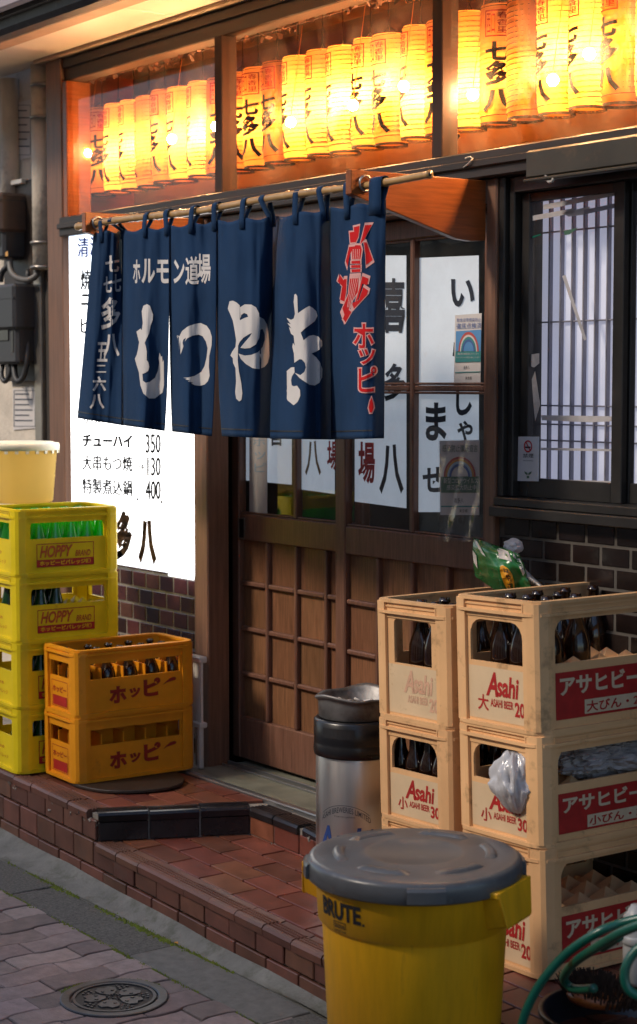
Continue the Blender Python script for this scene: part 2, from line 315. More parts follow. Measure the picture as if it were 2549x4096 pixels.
class D2:
    """flat print collected in 2D, laid on a surface by a map"""
    def __init__(s): s.v = []; s.f = []
    def add(s, vs, fs): n = len(s.v); s.v += vs; s.f += [tuple(i+n for i in f) for f in fs]; return s
    def text(s, t, x, y, w, h, b=.0, shear=0, slope=0):
        vs, fs, _ = txt(t, b, shear); return s.add([(x+a*w, y+c*h+slope*a*w) for a, c in vs], fs)
    def poly(s, pts): return s.add([tuple(p) for p in pts], [tuple(range(len(pts)))])
    def rect(s, x, y, w, h): return s.poly([(x, y), (x+w, y), (x+w, y+h), (x, y+h)])
    def frame(s, x, y, w, h, t): return s.rect(x, y, w, t).rect(x, y+h-t, w, t).rect(x, y+t, t, h-2*t).rect(x+w-t, y+t, t, h-2*t)
    def arc(s, cx, cy, r0, r1, a0, a1, n=14, sy=1.0):
        for i in range(n):
            p = a0+(a1-a0)*i/n; q = a0+(a1-a0)*(i+1)/n
            s.poly([(cx+r0*math.cos(p), cy+sy*r0*math.sin(p)), (cx+r1*math.cos(p), cy+sy*r1*math.sin(p)), (cx+r1*math.cos(q), cy+sy*r1*math.sin(q)), (cx+r0*math.cos(q), cy+sy*r0*math.sin(q))])
        return s
    def build(s, name, fmap, m, parent, cuts=None, world=False):
        bm = bmesh.new(); vv = [bm.verts.new((x, y, 0)) for x, y in s.v]
        for f in s.f:
            try: bm.faces.new([vv[i] for i in f])
            except ValueError: pass
        bmesh.ops.triangulate(bm, faces=[f for f in bm.faces if len(f.verts) > 4])
        if cuts:
            for ax, vals in cuts:
                for c in vals:
                    p = [0, 0, 0]; p[ax] = c; nn = [0, 0, 0]; nn[ax] = 1
                    bmesh.ops.bisect_plane(bm, geom=bm.verts[:]+bm.edges[:]+bm.faces[:], plane_co=p, plane_no=nn)
        inv = wm(parent).inverted() if (world and parent is not None) else None
        for v in bm.verts:
            q = Vector(fmap(v.co.x, v.co.y)); v.co = inv @ q if inv else q
        me = bpy.data.meshes.new(name); bm.to_mesh(me); bm.free(); me.materials.append(M[m])
        o = bpy.data.objects.new(name, me); link(o)
        if parent is not None: o.parent = parent; KIDS.setdefault(parent, []).append(o)
        return o
def pixmap(y):     # picture-measured print laid on the plane Y = y
    return lambda u, v: PY(u, -v, y)
def ptext(d, t, u0, v0, u1, v1, b=0, slope=0):   # slope: the far-left end sits higher or lower
    d.text(t, u0, -v1, u1-u0, v1-v0, b, 0, slope)

# ================================================================== GROUND
street = MB().add([(-40, -40, -.012), (30, -40, -.012), (30, -2.6, -.012), (-40, -2.6, -.012), (30, 6, -.0125), (-40, 6, -.0125)], [(0, 1, 2, 3), (3, 2, 4, 5)]).build('street', 'sand'); street.data.materials.append(M['paver'])
for p_ in street.data.polygons: p_.material_index = 1 if p_.center.y < -3 else 0
tag(street, 'street of interlocking clay and grey pavers with mossy joints', 'street', kind='structure')
wave = lambda y: .008*math.sin(2*math.pi*y/.2)+.002*math.sin(2*math.pi*y/.067)
def paver_mesh(ph, sgn):
    mb = MB(); n = 10; lx = .104; ly = .197
    a = [(wave(ph+ly*i/n), ly*i/n) for i in range(n+1)]; poly = [(x+.0016, y+.0016, 0) for x, y in a]+[(lx-.0016+wave(ph+ly*i/n), ly*i/n+.0016, 0) for i in range(n, -1, -1)]
    mb.prism([(x, y, -.03) for x, y, _ in poly], (0, 0, .03)); o = mb.build('paver', 'paver', street, bevel=.0022); return o
protos = []
for ph in (0.0, .1): protos.append(paver_mesh(ph, 1))
used = [False, False]; cnt = 0
for r in range(-8, 28):
    x = -5.66+r*.1065
    for k in range(8):
        off = .1 if r % 2 else 0.0
        y = -.973-.2*(k+1)+off
        if y > -.98-.19: 
            if off: y0 = y
        if y+.199 > -.972+.0005 and off: pass
        # keep only bricks the view reaches
        cx, cy = x+.05, y+.1; d = (Vector((cx, cy, 0))-CAM); dep = d.dot(_f); pu = (CU+F*d.dot(_r)/dep)/S; pv = (CV-F*d.dot(_u)/dep)/S
        if not (-420 < pu < 1750 and 2000 < pv < 2760): continue
        if cy > -.972 or cnt >= 295: continue
        ph = 1 if off else 0
        mtx = Matrix.Translation((x, y, random.uniform(-.0025, .0015))) @ Euler((random.uniform(-.006, .006), random.uniform(-.008, .008), 0)).to_matrix().to_4x4()
        if not used[ph]: protos[ph].matrix_basis = mtx; used[ph] = True
        else: inst(protos[ph], 'paver', mtx, street)
        cnt += 1
gut = MB().box((-9, -.81, -.02), (-1, -.66, .0)).build('gutter', 'concrete')
tag(gut, 'concrete gutter strip running along the foot of the tiled step', 'gutter', kind='structure')
# edging slabs
xs = [-7.4, -6.7, -5.9, -5.05, -4.30, -3.62, -2.9, -2.1]
for i in range(len(xs)-1):
    m = 'slab2' if i in (4,) else 'slab'
    o = bx('slab', (xs[i]+.003, -.968, -.03), (xs[i+1]-.003, -.815, .002+random.uniform(-.002, .002)), m, gut, .003)
# sloping mortar fillet at the foot of the riser
ry = lambda x: -.705-.055*(x+5.0)
mb = MB(); seg = [(-9+.16*i) for i in range(50)]
vs = []; fs = []
for i, x in enumerate(seg):
    h = .02+.012*noise.noise((x*3, 0, 0)); vs += [(x, ry(x)-.004, .02+h*.6), (x, ry(x)-.035-.012*noise.noise((x*4, 3, 0)), .012), (x, -.806, .003)]
for i in range(len(seg)-1):
    for j in range(2): fs.append((i*3+j, i*3+3+j, i*3+4+j, i*3+1+j))
o = mb.add(vs, fs, True).build('mortar_fillet', 'concrete', gut)
# moss: real little tufts along the joints
mb = MB()
def tuft(x, y, z, r):
    n = 5; vs = [(x, y, z+r*.7)]+[(x+r*math.cos(2*math.pi*k/n+x*50)*random.uniform(.6, 1.3), y+r*.8*math.sin(2*math.pi*k/n+x*50)*random.uniform(.5, 1.1), z-.003) for k in range(n)]
    mb.add(vs, [(0, 1+k, 1+(k+1) % n) for k in range(n)], True)
for i in range(4200):
    x = random.uniform(-5.75, -3.3); w = noise.noise((x*2.2, 0, 4))+.35*noise.noise((x*9, 1, 2))
    if random.random() < .35+w*1.3 and -5.4 < x < -4.0: tuft(x, -.813+random.gauss(0, .007+.005*max(0, w)), .002, random.uniform(.003, .0085))
    if random.random() < .22+w*.7: tuft(x, -.971+random.gauss(0, .0045), .0, random.uniform(.002, .006))
for i in range(260):
    a = random.uniform(1.7, 3.7); tuft(-4.02+.155*math.cos(a)+random.gauss(0, .004), -1.18+.155*math.sin(a)+random.gauss(0, .004), 0, random.uniform(.002, .005))
moss = mb.build('moss', 'moss'); tag(moss, 'bright green moss growing in the kerb joints', 'moss', kind='stuff')
lf = PZ(418, 2238, .004)
tag(MB().add([lf+Vector((-.010, 0, .001)), lf+Vector((0, -.007, .003)), lf+Vector((.011, .001, .001)), lf+Vector((0, .007, .004))], [(0, 1, 2, 3)]).build('fallen_leaf', 'bag_orange'), 'tiny orange leaf lying on the grey kerb slab', 'leaf')
# ---------------- manhole cover
mh = thing('manhole_cover', (-4.02, -1.178, .0015), 'round iron manhole cover with a flower relief set in the pavers', 'manhole cover', rot=(0, 0, .5))
MB().lathe([(.118, -.02), (.145, -.02), (.145, .0035), (.142, .005), (.121, .005), (.118, .003), (.118, -.02)], n=56, smooth=False, cap=False).build('frame', 'iron', mh)
MB().lathe([(.114, -.02), (.114, .0005)], n=56, smooth=False).build('cover_plate', 'iron_dark', mh)
mb = MB()
def rel(poly, h=.004): mb.prism([(x, y, .0005) for x, y in poly], (0, 0, h))
mb.lathe([(.104, .0004), (.104, .0045), (.112, .0045), (.112, .0004)], n=56, smooth=False, cap=False)
for k in range(5):
    a = 2*math.pi*k/5; pt = lambda r, t: (r*math.cos(a+t), r*math.sin(a+t))
    rel([pt(.024, -.35), pt(.05, -.52), pt(.072, -.42), pt(.083, -.18), pt(.074, -.02), pt(.074, .02), pt(.083, .18), pt(.072, .42), pt(.05, .52), pt(.024, .35)])
    for q in (-.28, .28): rel([pt(.050+.006*math.cos(t), q+.1*math.sin(t)) for t in np.linspace(0, 2*math.pi, 7)[:-1]], .0062)
    b = a+math.pi/5
    for dr, dt in ((.09, -.16), (.09, 0), (.09, .16), (.077, -.1), (.077, .1), (.066, 0)):
        rel([(dr*math.cos(b+dt)+.0045*math.cos(t), dr*math.sin(b+dt)+.0045*math.sin(t)) for t in np.linspace(0, 2*math.pi, 6)[:-1]], .0035)
for k in range(15):
    a = 2*math.pi*k/15; r = .013+.004*(k % 3); rel([(r*math.cos(a)+.0026*math.cos(t), r*math.sin(a)+.0026*math.sin(t)) for t in np.linspace(0, 2*math.pi, 6)[:-1]], .006)
mb.build('flower_relief', 'iron', mh)

# ================================================================== TILED STEP
ZL, ZU = .155, .25
step = MB()
def plan(pts, z0, z1): step.prism([(x, y, z0) for x, y in pts], (0, 0, z1-z0))
XA, XB, XC = -4.955, -4.735, -4.285      # corner of the diagonal, its inner end, broken end of the upper step
plan([(-9, ry(-9)+.012), (-1, ry(-1)+.012), (-1, .02), (-9, .02)], -.02, ZL-.012)
plan([(-9, ry(-9)+.012), (XA, ry(XA)+.012), (XB, -.25), (XC, -.27), (XC+.05, -.05), (XC+.05, .03), (-9, .03)], ZL-.013, ZU-.012)
step = step.build('step_platform', 'grout'); tag(step, 'two level entrance step faced in red brown quarry tile', 'step', kind='structure')
tile_p = {}
def tile(w, d, h, name, m, bev=.003):
    k = (round(w, 3), round(d, 3), round(h, 3), m)
    return k
def put_tile(mtx, w, d, h, m, name='tile', parent=None, bev=.0025):
    k = (round(w, 3), round(d, 3), round(h, 3), m)
    if k not in tile_p:
        o = MB().box((-w/2, -d/2, -h/2), (w/2, d/2, h/2), bev=bev).build(name, m, parent); o.matrix_basis = wm(parent).inverted() @ mtx; tile_p[k] = o
    else: o = inst(tile_p[k], name, mtx, parent)
    return o
ang = math.atan(-.055); jit = lambda a=.012: random.uniform(-a, a)
def riser_row(x0, x1, z0, z1, off, w=.147):
    x = x0+off
    while x < x1:
        a = max(x, x0); b = min(x+w, x1)
        if b-a > .02:
            xc = (a+b)/2; mt = Matrix.Translation((xc, ry(xc)+.004+random.uniform(-.002, .002), (z0+z1)/2)) @ Matrix.Rotation(ang+jit(.008), 4, 'Z') @ Matrix.Rotation(jit(.006), 4, 'Y')
            put_tile(mt, round(b-a-.006, 3), .016, z1-z0-.006, 'tile_riser', 'tile', step)
        x += w
riser_row(-6.2, XA, .155, .225, -.03); riser_row(-6.2, -2.4, .068, .153, -.10); riser_row(-6.2, -2.4, .012, .066, -.05, .168)
for i in range(-2, 0): pass
# ribbed nosing tiles
def nosing_mesh(m, w=.145):
    mb = MB(); prof = [(-.008, -.026), (-.010, -.006), (-.004, .002)]
    y = .004
    for k in range(4): prof += [(y, .0045), (y+.0055, .0045), (y+.0065, -.002), (y+.0108, -.002)]; y += .012
    prof += [(.070, .002), (.070, -.026)]
    mb.prism([(-w/2, yy, zz) for yy, zz in prof], (w, 0, 0)); return mb
nos = {}
def nosing(mt, m, w=.145):
    k = (m, round(w, 3))
    if k not in nos: nos[k] = nosing_mesh(m, w).build('nosing_tile', m, step); nos[k].matrix_basis = mt; return nos[k]
    return inst(nos[k], 'nosing_tile', mt, step)
x = -6.2
while x < XA-.06:
    mt = Matrix.Translation((x+.073, ry(x+.073)-.002+jit(.003), ZU-.004+jit(.002))) @ Matrix.Rotation(ang+jit(.02), 4, 'Z') @ Matrix.Rotation(jit(.012), 4, 'Y')
    nosing(mt, 'tile_riser'); x += .149
x = XA+.01
while x < -2.4:
    mt = Matrix.Translation((x+.073, ry(x+.073)-.002+jit(.002), ZL-.003+jit(.002))) @ Matrix.Rotation(ang+jit(.012), 4, 'Z') @ Matrix.Rotation(jit(.01), 4, 'Y')
    nosing(mt, 'tile_riser'); x += .149
# black nosing on the diagonal and along the door
def edge_run(p, q, n, m, facing, z, zlow, skip=()):
    p, q = Vector(p), Vector(q); L = (q-p).length; w = L/n; a = math.atan2((q-p).y, (q-p).x)
    for i in range(n):
        c = p.lerp(q, (i+.5)/n)
        if i not in skip:
            mt = Matrix.Translation((c.x, c.y, z-.004+jit(.002))) @ Matrix.Rotation(a+jit(.015), 4, 'Z') @ Matrix.Rotation(jit(.012), 4, 'Y'); nosing(mt, m, round(w-.006, 3))
        mt = Matrix.Translation((c.x, c.y, (zlow+z-.03)/2)) @ Matrix.Rotation(a, 4, 'Z') @ Matrix.Translation((0, .004, 0))
        put_tile(mt, round(w-.006, 3), .016, z-.032-zlow, facing, 'tile', step)
edge_run((XA+.005, ry(XA)), (XB, -.25), 3, 'tile_black', 'tile_black', ZU, ZL)
edge_run((XB, -.25), (XC, -.272), 3, 'tile_black', 'tile_red', ZU, ZL, skip=(2,))
mt = Matrix.Translation((XC-.08, -.262, ZU-.012)) @ Matrix.Rotation(-.05, 4, 'Z') @ Matrix.Rotation(.09, 4, 'Y'); nosing(mt, 'tile_black', .10)
# crumbling mortar at the broken end
mb = MB()
for i in range(34):
    c = Vector((XC+random.gauss(-.0, .028), -.258+random.gauss(0, .018), ZU-.02-abs(random.gauss(0, .03)))); r = random.uniform(.006, .018)
    vs = [c+Vector((random.gauss(0, 1), random.gauss(0, 1), random.gauss(0, 1))).normalized()*r*random.uniform(.7, 1.2) for _ in range(8)]
    mb.add(vs, [(0,1,2),(0,2,3),(0,3,4),(0,4,1),(5,2,1),(5,3,2),(5,4,3),(5,1,4),(6,1,2,7)])
for i in range(26):
    xx = random.choice([-5.62, -5.28, -5.1, -5.02]); c = Vector((xx+random.gauss(0, .03), ry(xx)-.004, .215+random.gauss(0, .012))); r = random.uniform(.005, .012)
    vs = [c+Vector((random.gauss(0, 1), random.gauss(0, .5), random.gauss(0, 1))).normalized()*r for _ in range(6)]
    mb.add(vs, [(0,1,2),(0,2,3),(0,3,4),(0,4,1),(5,2,1),(5,3,2),(5,4,3),(5,1,4)])
tag(mb.build('broken_mortar', 'grout', step), kind='stuff')
# top tiles, cut to the edges
def clip(poly, hp):
    for (px, py, nx, ny) in hp:
        out = []
        for i in range(len(poly)):
            a, b = poly[i], poly[(i+1) % len(poly)]; da = (a[0]-px)*nx+(a[1]-py)*ny; db = (b[0]-px)*nx+(b[1]-py)*ny
            if da >= 0: out.append(a)
            if (da >= 0) != (db >= 0): t = da/(da-db); out.append((a[0]+(b[0]-a[0])*t, a[1]+(b[1]-a[1])*t))
        poly = out
        if len(poly) < 3: return []
    return poly
def floor_tiles(hp, z, x0, x1, y0, rows, tw=.198, td=.098):
    for r in range(rows):
        x = x0-(tw/2 if r % 2 else 0)
        while x < x1:
            yo = y0+td*r; g = .0035
            p = clip([(a, ry(a)+q) for a, q in ((x+g, yo+g), (x+tw-g, yo+g), (x+tw-g, yo+td-g), (x+g, yo+td-g))], hp)
            if len(p) >= 3:
                cx = sum(q[0] for q in p)/len(p); cy = sum(q[1] for q in p)/len(p)
                ar = abs(sum(p[i][0]*p[(i+1) % len(p)][1]-p[(i+1) % len(p)][0]*p[i][1] for i in range(len(p))))/2
                if ar > .0012:
                    o = MB().prism([(a-cx, b-cy, -.010) for a, b in p], (0, 0, .010)).build('tile', 'tile_red', step, bevel=.0015)
                    o.matrix_basis = wm(step).inverted() @ Matrix.Translation((cx, cy, z-.002+random.uniform(-.0014, .001))) @ Matrix.Rotation(jit(.006), 4, 'Y') @ Matrix.Rotation(jit(.006), 4, 'X')
            x += tw
dx, dy = XB-XA, -.25-ry(XA); ll = math.hypot(dx, dy)
floor_tiles([(XA, ry(XA), -dy/ll, dx/ll), (XA-dy/ll*.075, ry(XA)+dx/ll*.075, -dy/ll, dx/ll), (0, -.168, 0, -1), (XC, 0, -1, 0)], ZU, -6.1, -4.2, .073, 6)
floor_tiles([(-4.99, 0, 1, 0), (0, -.005, 0, -1)], ZL, -5.0, -2.6, .073, 8)

# ================================================================== SHOP BUILDING
shop = thing('shop_building', (-4.6, .3, 0), 'small old eatery front of dark wood, tile and amber glass', 'building')
def part(name, a, b, m, bev=.002, parent=None): return bx(name, a, b, m, parent or shop, bev)
XL = -6.385      # left end of transom glass
# back shell so the place is closed
part('side_wall', (-6.66, .46, 0), (-1.0, .52, 4.4), 'room', 0)
part('side_wall', (-6.665, .02, 0), (-6.60, .46, 4.4), 'room', 0)
part('roof_deck', (-6.66, -.02, 4.4), (-1.0, .52, 4.46), 'room', 0)
# corner post and beams
part('corner_post', (-6.535, -.035, ZU-.02), (-6.405, .05, 2.96), 'wood_post', .004)
part('corner_gap', (-6.66, .03, ZU), (-6.537, .06, 2.96), 'alu_dark', 0)  # dark sheet across the gap, its shade put into the colour
bm_ = part('head_beam', (-6.53, -.016, 2.866), (-1.2, .06, 2.955), 'wood_dark', .004)
part('head_trim', (-6.405, -.026, 2.916), (-1.2, -.0165, 2.953), 'wood_dark', .003)
part('head_trim', (-6.60, -.058, 2.958), (-1.2, .02, 2.975), 'fascia', .003)
part('sill_beam', (-6.405, -.05, 2.24), (-1.2, .055, 2.318), 'wood_dark', .004)
part('sill_trim', (-6.404, -.062, 2.27), (-1.2, -.052, 2.292), 'wood_dark', .003)
# transom: frame, three panes, lantern room
for xm in (-5.243, -4.052, -2.86):
    part('mullion', (xm-.024, -.035, 2.319), (xm+.024, .03, 2.865), 'mullion', .003)
part('jamb', (-6.404, -.03, 2.319), (-6.366, .08, 2.865), 'wood_orange', .003)
gx = [-6.366, -5.243, -4.052, -2.86, -1.7]
for i in range(4):
    mb = MB().box((gx[i]+(.0 if i == 0 else .025), -.004, 2.319), (gx[i+1]-.025, .0, 2.865)); mb.v = mb.v; 
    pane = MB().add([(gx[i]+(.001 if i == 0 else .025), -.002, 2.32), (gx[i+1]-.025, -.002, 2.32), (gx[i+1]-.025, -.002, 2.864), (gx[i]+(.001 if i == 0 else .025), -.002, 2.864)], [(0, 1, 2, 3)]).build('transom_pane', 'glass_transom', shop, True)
part('lantern_shelf', (-6.60, .056, 2.296), (-1.2, .455, 2.318), 'wood_room', 0)
part('lantern_back', (-6.60, .36, 2.319), (-1.2, .375, 2.95), 'wood_room', 0)
part('lantern_ceiling', (-6.60, .061, 2.925), (-1.2, .359, 2.95), 'wood_room', 0)
part('lantern_end', (-6.59, .06, 2.319), (-6.497, .359, 2.924), 'wood_orange', 0)
# soffit boards, fascia step, gutter, jetty above
sx = [-7.6, -6.60, -6.05, -5.49, -4.93, -4.37, -3.81, -3.25, -2.69, -1.2]
for i in range(len(sx)-1): part('soffit_board', (sx[i]+.0015, -.285, 2.972+random.uniform(-.001, .001)), (sx[i+1]-.0015, .02 if i == 0 else -.058, 2.984), 'soffit', .001)
part('soffit_band', (-7.6, -.40, 2.962), (-1.2, -.287, 2.984), 'fascia', .004)
part('eave_deck', (-7.6, -.52, 2.986), (-1.2, .0, 3.02), 'room', 0)
mb = MB(); prof = [(-.402, 3.0), (-.402, 2.955), (-.415, 2.938), (-.44, 2.932), (-.475, 2.938), (-.492, 2.955), (-.498, 3.0)]
mb.prism([(-7.6, y, z) for y, z in prof], (6.4, 0, 0)); mb.build('rain_gutter', 'gutter', shop, True)
part('jetty_wall', (-7.6, -.56, 3.0), (-1.2, -.523, 4.5), 'jetty', .004)
# posts by the door
part('door_post', (-5.417, -.035, ZU-.02), (-5.325, .06, 2.239), 'wood_post', .005)
part('door_post', (-3.846, -.02, ZL-.02), (-3.801, .09, 2.239), 'wood_post', .004)
part('door_jamb', (-3.904, .055, ZL-.02), (-3.847, .15, 2.16), 'wood_dark', .002)
part('door_header', (-5.324, -.02, 2.165), (-3.847, .14, 2.239), 'wood_door', .003)
part('head_rail', (-5.324, -.028, 2.176), (-3.849, -.022, 2.184), 'alu', .001)
part('door_sill', (-5.324, -.135, .20), (-3.85, .16, .248), 'sill', .003)
part('sill_edge', (-5.43, -.165, .21), (-4.29, -.136, .256), 'alu', .004)
part('door_track', (-5.32, .045, .249), (-3.91, .052, .262), 'alu', .001)
part('door_track', (-5.32, .02, .249), (-3.91, .026, .256), 'alu', .001)
# ------------------------- sliding doors
def leaf(name, x0, x1, y, zs, cols, mirror, vis=None):
    """zs: bottom rail bottom, lattice bottom, lattice top, pane bottom, mid rail, top"""
    d = bpy.data.objects.new(name, None); link(d); d.parent = shop; KIDS.setdefault(shop, []).append(d)
    t = .034; st = .045; sl = .055 if not mirror else .048; W_ = 'wood_door'
    zb, z0, z1, z2, zm, zt, ztt = zs
    def p(nm, a, b, m=W_, bev=.004): return bx(nm, a, b, m, d, bev)
    p('stile', (x0, y, zb), (x0+sl, y+t, ztt)); p('stile', (x1-st, y, zb), (x1, y+t, ztt))
    xa, xb = x0+sl+.0006, x1-st-.0006
    p('bottom_rail', (xa, y+.001, zb), (xb, y+t-.001, z0)); p('lock_rail', (xa, y+.001, z1), (xb, y+t-.001, z2)); p('top_rail', (xa, y+.001, zt), (xb, y+t-.001, ztt))
    n = 4; bw = .017; cw = (xb-xa-bw*(n-1))/n; rh = (z1-z0-bw*3)/4
    for i in range(1, n): xx = xa+i*cw+(i-1)*bw; p('lattice_bar', (xx, y+.003, z0+.0005), (xx+bw, y+t-.004, z1-.0005), bev=.004)
    for i in range(n):
        xx = xa+i*(cw+bw)
        for j in range(4):
            zz = z0+j*(rh+bw)
            if j < 3: p('lattice_bar', (xx+.0005, y+.005, zz+rh), (xx+cw-.0005, y+t-.005, zz+rh+bw), bev=.004)
            p('wood_panel', (xx+.0006, y+.022, zz+.0006), (xx+cw-.0006, y+.031, zz+rh-.0006), 'wood_panel', .0)
    xm = (xa+xb)/2
    p('glazing_bar', (xm-.010, y+.002, z2+.0005), (xm+.010, y+t-.002, zt-.0005))
    for (a, b) in ((xa, xm-.0105), (xm+.0105, xb)):
        p('glazing_bar', (a+.0005, y+.004, zm-.009), (b-.0005, y+t-.004, zm+.009))
        for (c, e) in ((z2, zm-.0095), (zm+.0095, zt)):
            for q in (c+.0005, e-.0085): p('bead', (a+.001, y+.006, q), (b-.001, y+.014, q+.008), bev=.003)
            MB().add([(a+.001, y+.018, c+.001), (b-.001, y+.018, c+.001), (b-.001, y+.018, e-.001), (a+.001, y+.018, e-.001)], [(0, 1, 2, 3)]).build('pane', 'glass', d, True)
    return d, xa, xb
YD1, YD2 = .066, .104
zz = lambda u, v, y: PY(u, v, y).z
d1, a1, b1 = leaf('sliding_door', -4.690, -3.905, YD1, (.264, .42, 1.078, 1.172, 1.632, 2.10, 2.162), 4, False)
d1['label'] = 'right hand sliding door, in front of its pair, with paper notices behind the glass'
d2, a2, b2 = leaf('sliding_door', -5.375, -4.588, YD2, (.264, .42, 1.075, 1.172, 1.632, 2.10, 2.162), 4, True)
d2['label'] = 'left hand sliding door partly behind the curtain with a recessed finger pull'
for (xc, y, zc, dd) in ((PY(574, 1253, YD2).x, YD2, 1.118, d2), (-3.932, YD1, 1.112, d1)):
    mb = MB(); w, h = .016, .034
    mb.box((xc-w-.006, y-.003, zc-h-.005), (xc+w+.006, y-.0005, zc-h)); mb.box((xc-w-.006, y-.003, zc+h), (xc+w+.006, y-.0005, zc+h+.005)); mb.box((xc-w-.006, y-.003, zc-h), (xc-w, y-.0005, zc+h)); mb.box((xc+w, y-.003, zc-h), (xc+w+.006, y-.0005, zc+h))
    o = mb.build('finger_pull', 'metaltrim', dd, True); MB().box((xc-w, y-.0012, zc-h), (xc+w, y-.0002, zc+h)).build('pull_recess', 'black_plastic', dd, True)
# ------------------------- wall tiles (left under the sign, right under the window)
def tile_wall(x0, x1, z0, z1, y, m, g, tw, th, off0=0, name='tiled_wall'):
    w = bx(name, (x0, y, z0), (x1, y+.05, z1), g, shop, 0)
    r = 0; z = z1; k0 = {}
    while z-th > z0-.02:
        x = x0-(tw/2 if r % 2 else 0)+off0
        while x < x1:
            a, b = max(x, x0), min(x+tw, x1)
            if b-a > .015:
                ww = round(b-a-.011, 3); zc = z-th/2
                mt = Matrix.Translation(((a+b)/2, y-.0005+jit(.0006), zc)) @ Matrix.Rotation(jit(.010), 4, 'Z') @ Matrix.Rotation(jit(.012), 4, 'X')
                key = (ww, m)
                if key not in k0:
                    o = MB().box((-ww/2, -.0025, -(th-.009)/2), (ww/2, .006, (th-.009)/2), bev=.0015).build('wall_tile', m, w); o.matrix_basis = wm(w).inverted() @ mt; k0[key] = o
                else: inst(k0[key], 'wall_tile', mt, w)
            x += tw
        z -= th; r += 1
    return w
tile_wall(-6.40, -5.419, ZU-.01, .985, .0, 'tile_wall', 'grout', .1005, .0655, .03)
tile_wall(-3.80, -2.2, ZL-.01, 1.262, .0, 'tile_wall_dark', 'grout_dark', .112, .0585, .02)
part('plain_wall', (-6.40, .0, .987), (-5.419, .05, 2.239), 'wood_room', 0)
# ------------------------- right window
win = bpy.data.objects.new('window', None); link(win); win.parent = shop; KIDS.setdefault(shop, []).append(win)
wp = lambda nm, a, b, m='alu_dark', bev=.003: bx(nm, a, b, m, win, bev)
wp('window_sill', (-3.80, -.045, 1.262), (-1.6, .10, 1.292)); wp('window_sill', (-3.7995, -.028, 1.2925), (-1.6, .10, 1.318))
wp('jamb', (-3.8, -.012, 1.3185), (-3.7755, .12, 2.239)); wp('jamb', (-3.775, .005, 1.3185), (-3.752, .12, 2.239))
wp('head', (-3.751, .0, 2.192), (-1.6, .12, 2.2385))
for (a, b, y) in ((-3.751, -3.345, .03), (-3.375, -2.4, .055)):
    st = .045
    f = bpy.data.objects.new('sash', None); link(f); f.parent = win; KIDS.setdefault(win, []).append(f)
    for q in (((a+.0005, y, 1.319), (a+.035, y+.022, 2.1915)), ((b-.04, y, 1.319), (b, y+.022, 2.1915)), ((a+.0355, y+.001, 1.319), (b-.0405, y+.021, 1.375)), ((a+.0355, y+.001, 2.165), (b-.0405, y+.021, 2.1915))): 
        o = bx('sash_bar', q[0], q[1], 'alu_dark', win, .002)
    MB().add([(a+.035, y+.011, 1.375), (b-.04, y+.011, 1.375), (b-.04, y+.011, 2.165), (a+.035, y+.011, 2.165)], [(0, 1, 2, 3)]).build('pane', 'glass', win, True)
    bpy.data.objects.remove(f); KIDS[win] = [k for k in KIDS[win] if k is not None]
KIDS[win] = []
# shoji behind
ys = .115
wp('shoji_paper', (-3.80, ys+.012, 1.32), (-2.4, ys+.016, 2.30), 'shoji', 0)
wp('shoji_stile', (-3.80, ys-.012, 1.32), (-3.762, ys+.0115, 2.25), 'wood_door', .002)
k = 0; x = -3.722
while x < -3.28:
    wp('shoji_bar', (x, ys-.004, 1.32), (x+.0058, ys+.0115, 2.25), 'lattice', .001); x += .0465
for zc in (PY(1282, 553, ys).z, PY(1282, 765, ys).z, PY(1282, 962, ys).z, PY(1282, 1006, ys).z, PY(1282, 1044, ys).z): wp('shoji_bar', (-3.76, ys+.0005, zc-.0022), (-3.30, ys+.011, zc+.0022), 'lattice', .001)
wp('shoji_board', (-3.30, ys-.02, 1.32), (-2.4, ys+.011, 2.3), 'room', .002)
# brown masking tape on the glass
def strip(pts, m='tape', y=.0405, name='tape_strip'):
    d = D2(); d.poly([(u, -v) for u, v in pts]); return d.build(name, pixmap(y), m, win, world=True)
strip([(1288, 486), (1462, 452), (1462, 464), (1290, 498)]); strip([(1262, 512), (1362, 494), (1364, 505), (1262, 524)]); strip([(1330, 505), (1400, 490), (1396, 508), (1350, 514)])
strip([(1385, 498), (1467, 481), (1467, 492), (1386, 509)], 'lattice')
strip([(1334, 655), (1342, 652), (1392, 805), (1386, 808)]);
strip([(1284, 985), (1466, 988), (1466, 999), (1400, 1002), (1286, 997)]); strip([(1284, 1062), (1466, 1066), (1466, 1071), (1284, 1068)])
strip([(1262, 900), (1270, 880), (1282, 960), (1270, 1000), (1266, 960)], 'bag_clear'); strip([(1255, 842), (1280, 838), (1280, 862), (1268, 872), (1256, 868)])
strip([(1272, 1136), (1466, 1142), (1466, 1160), (1272, 1154)], 'tape')
strip([(1258, 562), (1284, 554), (1284, 558), (1258, 567)], 'hose'); strip([(1338, 548), (1372, 540), (1352, 556), (1340, 558)], 'poster_green')
# frame above window, hook
part('rail_cover', (-3.625, -.075, 2.214), (-1.6, -.053, 2.292), 'flashing', .006)
part('rail_lip', (-3.625, -.083, 2.205), (-1.6, -.052, 2.2135), 'flashing', .002)
hp = [PY(1296, 404, -.07), PY(1296, 416, -.07), PY(1298, 427, -.072), PY(1304, 432, -.075), PY(1311, 430, -.078), PY(1314, 423, -.08)]
MB().tube(hp, .0045, 8).build('iron_hook', 'galv', shop, True)
# latch wire at the right bracket
MB().tube([PY(1100, 398, -.06), PY(1112, 388, -.07), PY(1122, 376, -.065), PY(1116, 372, -.06), PY(1104, 376, -.06)], .0025, 6).build('latch_wire', 'galv', shop, True)
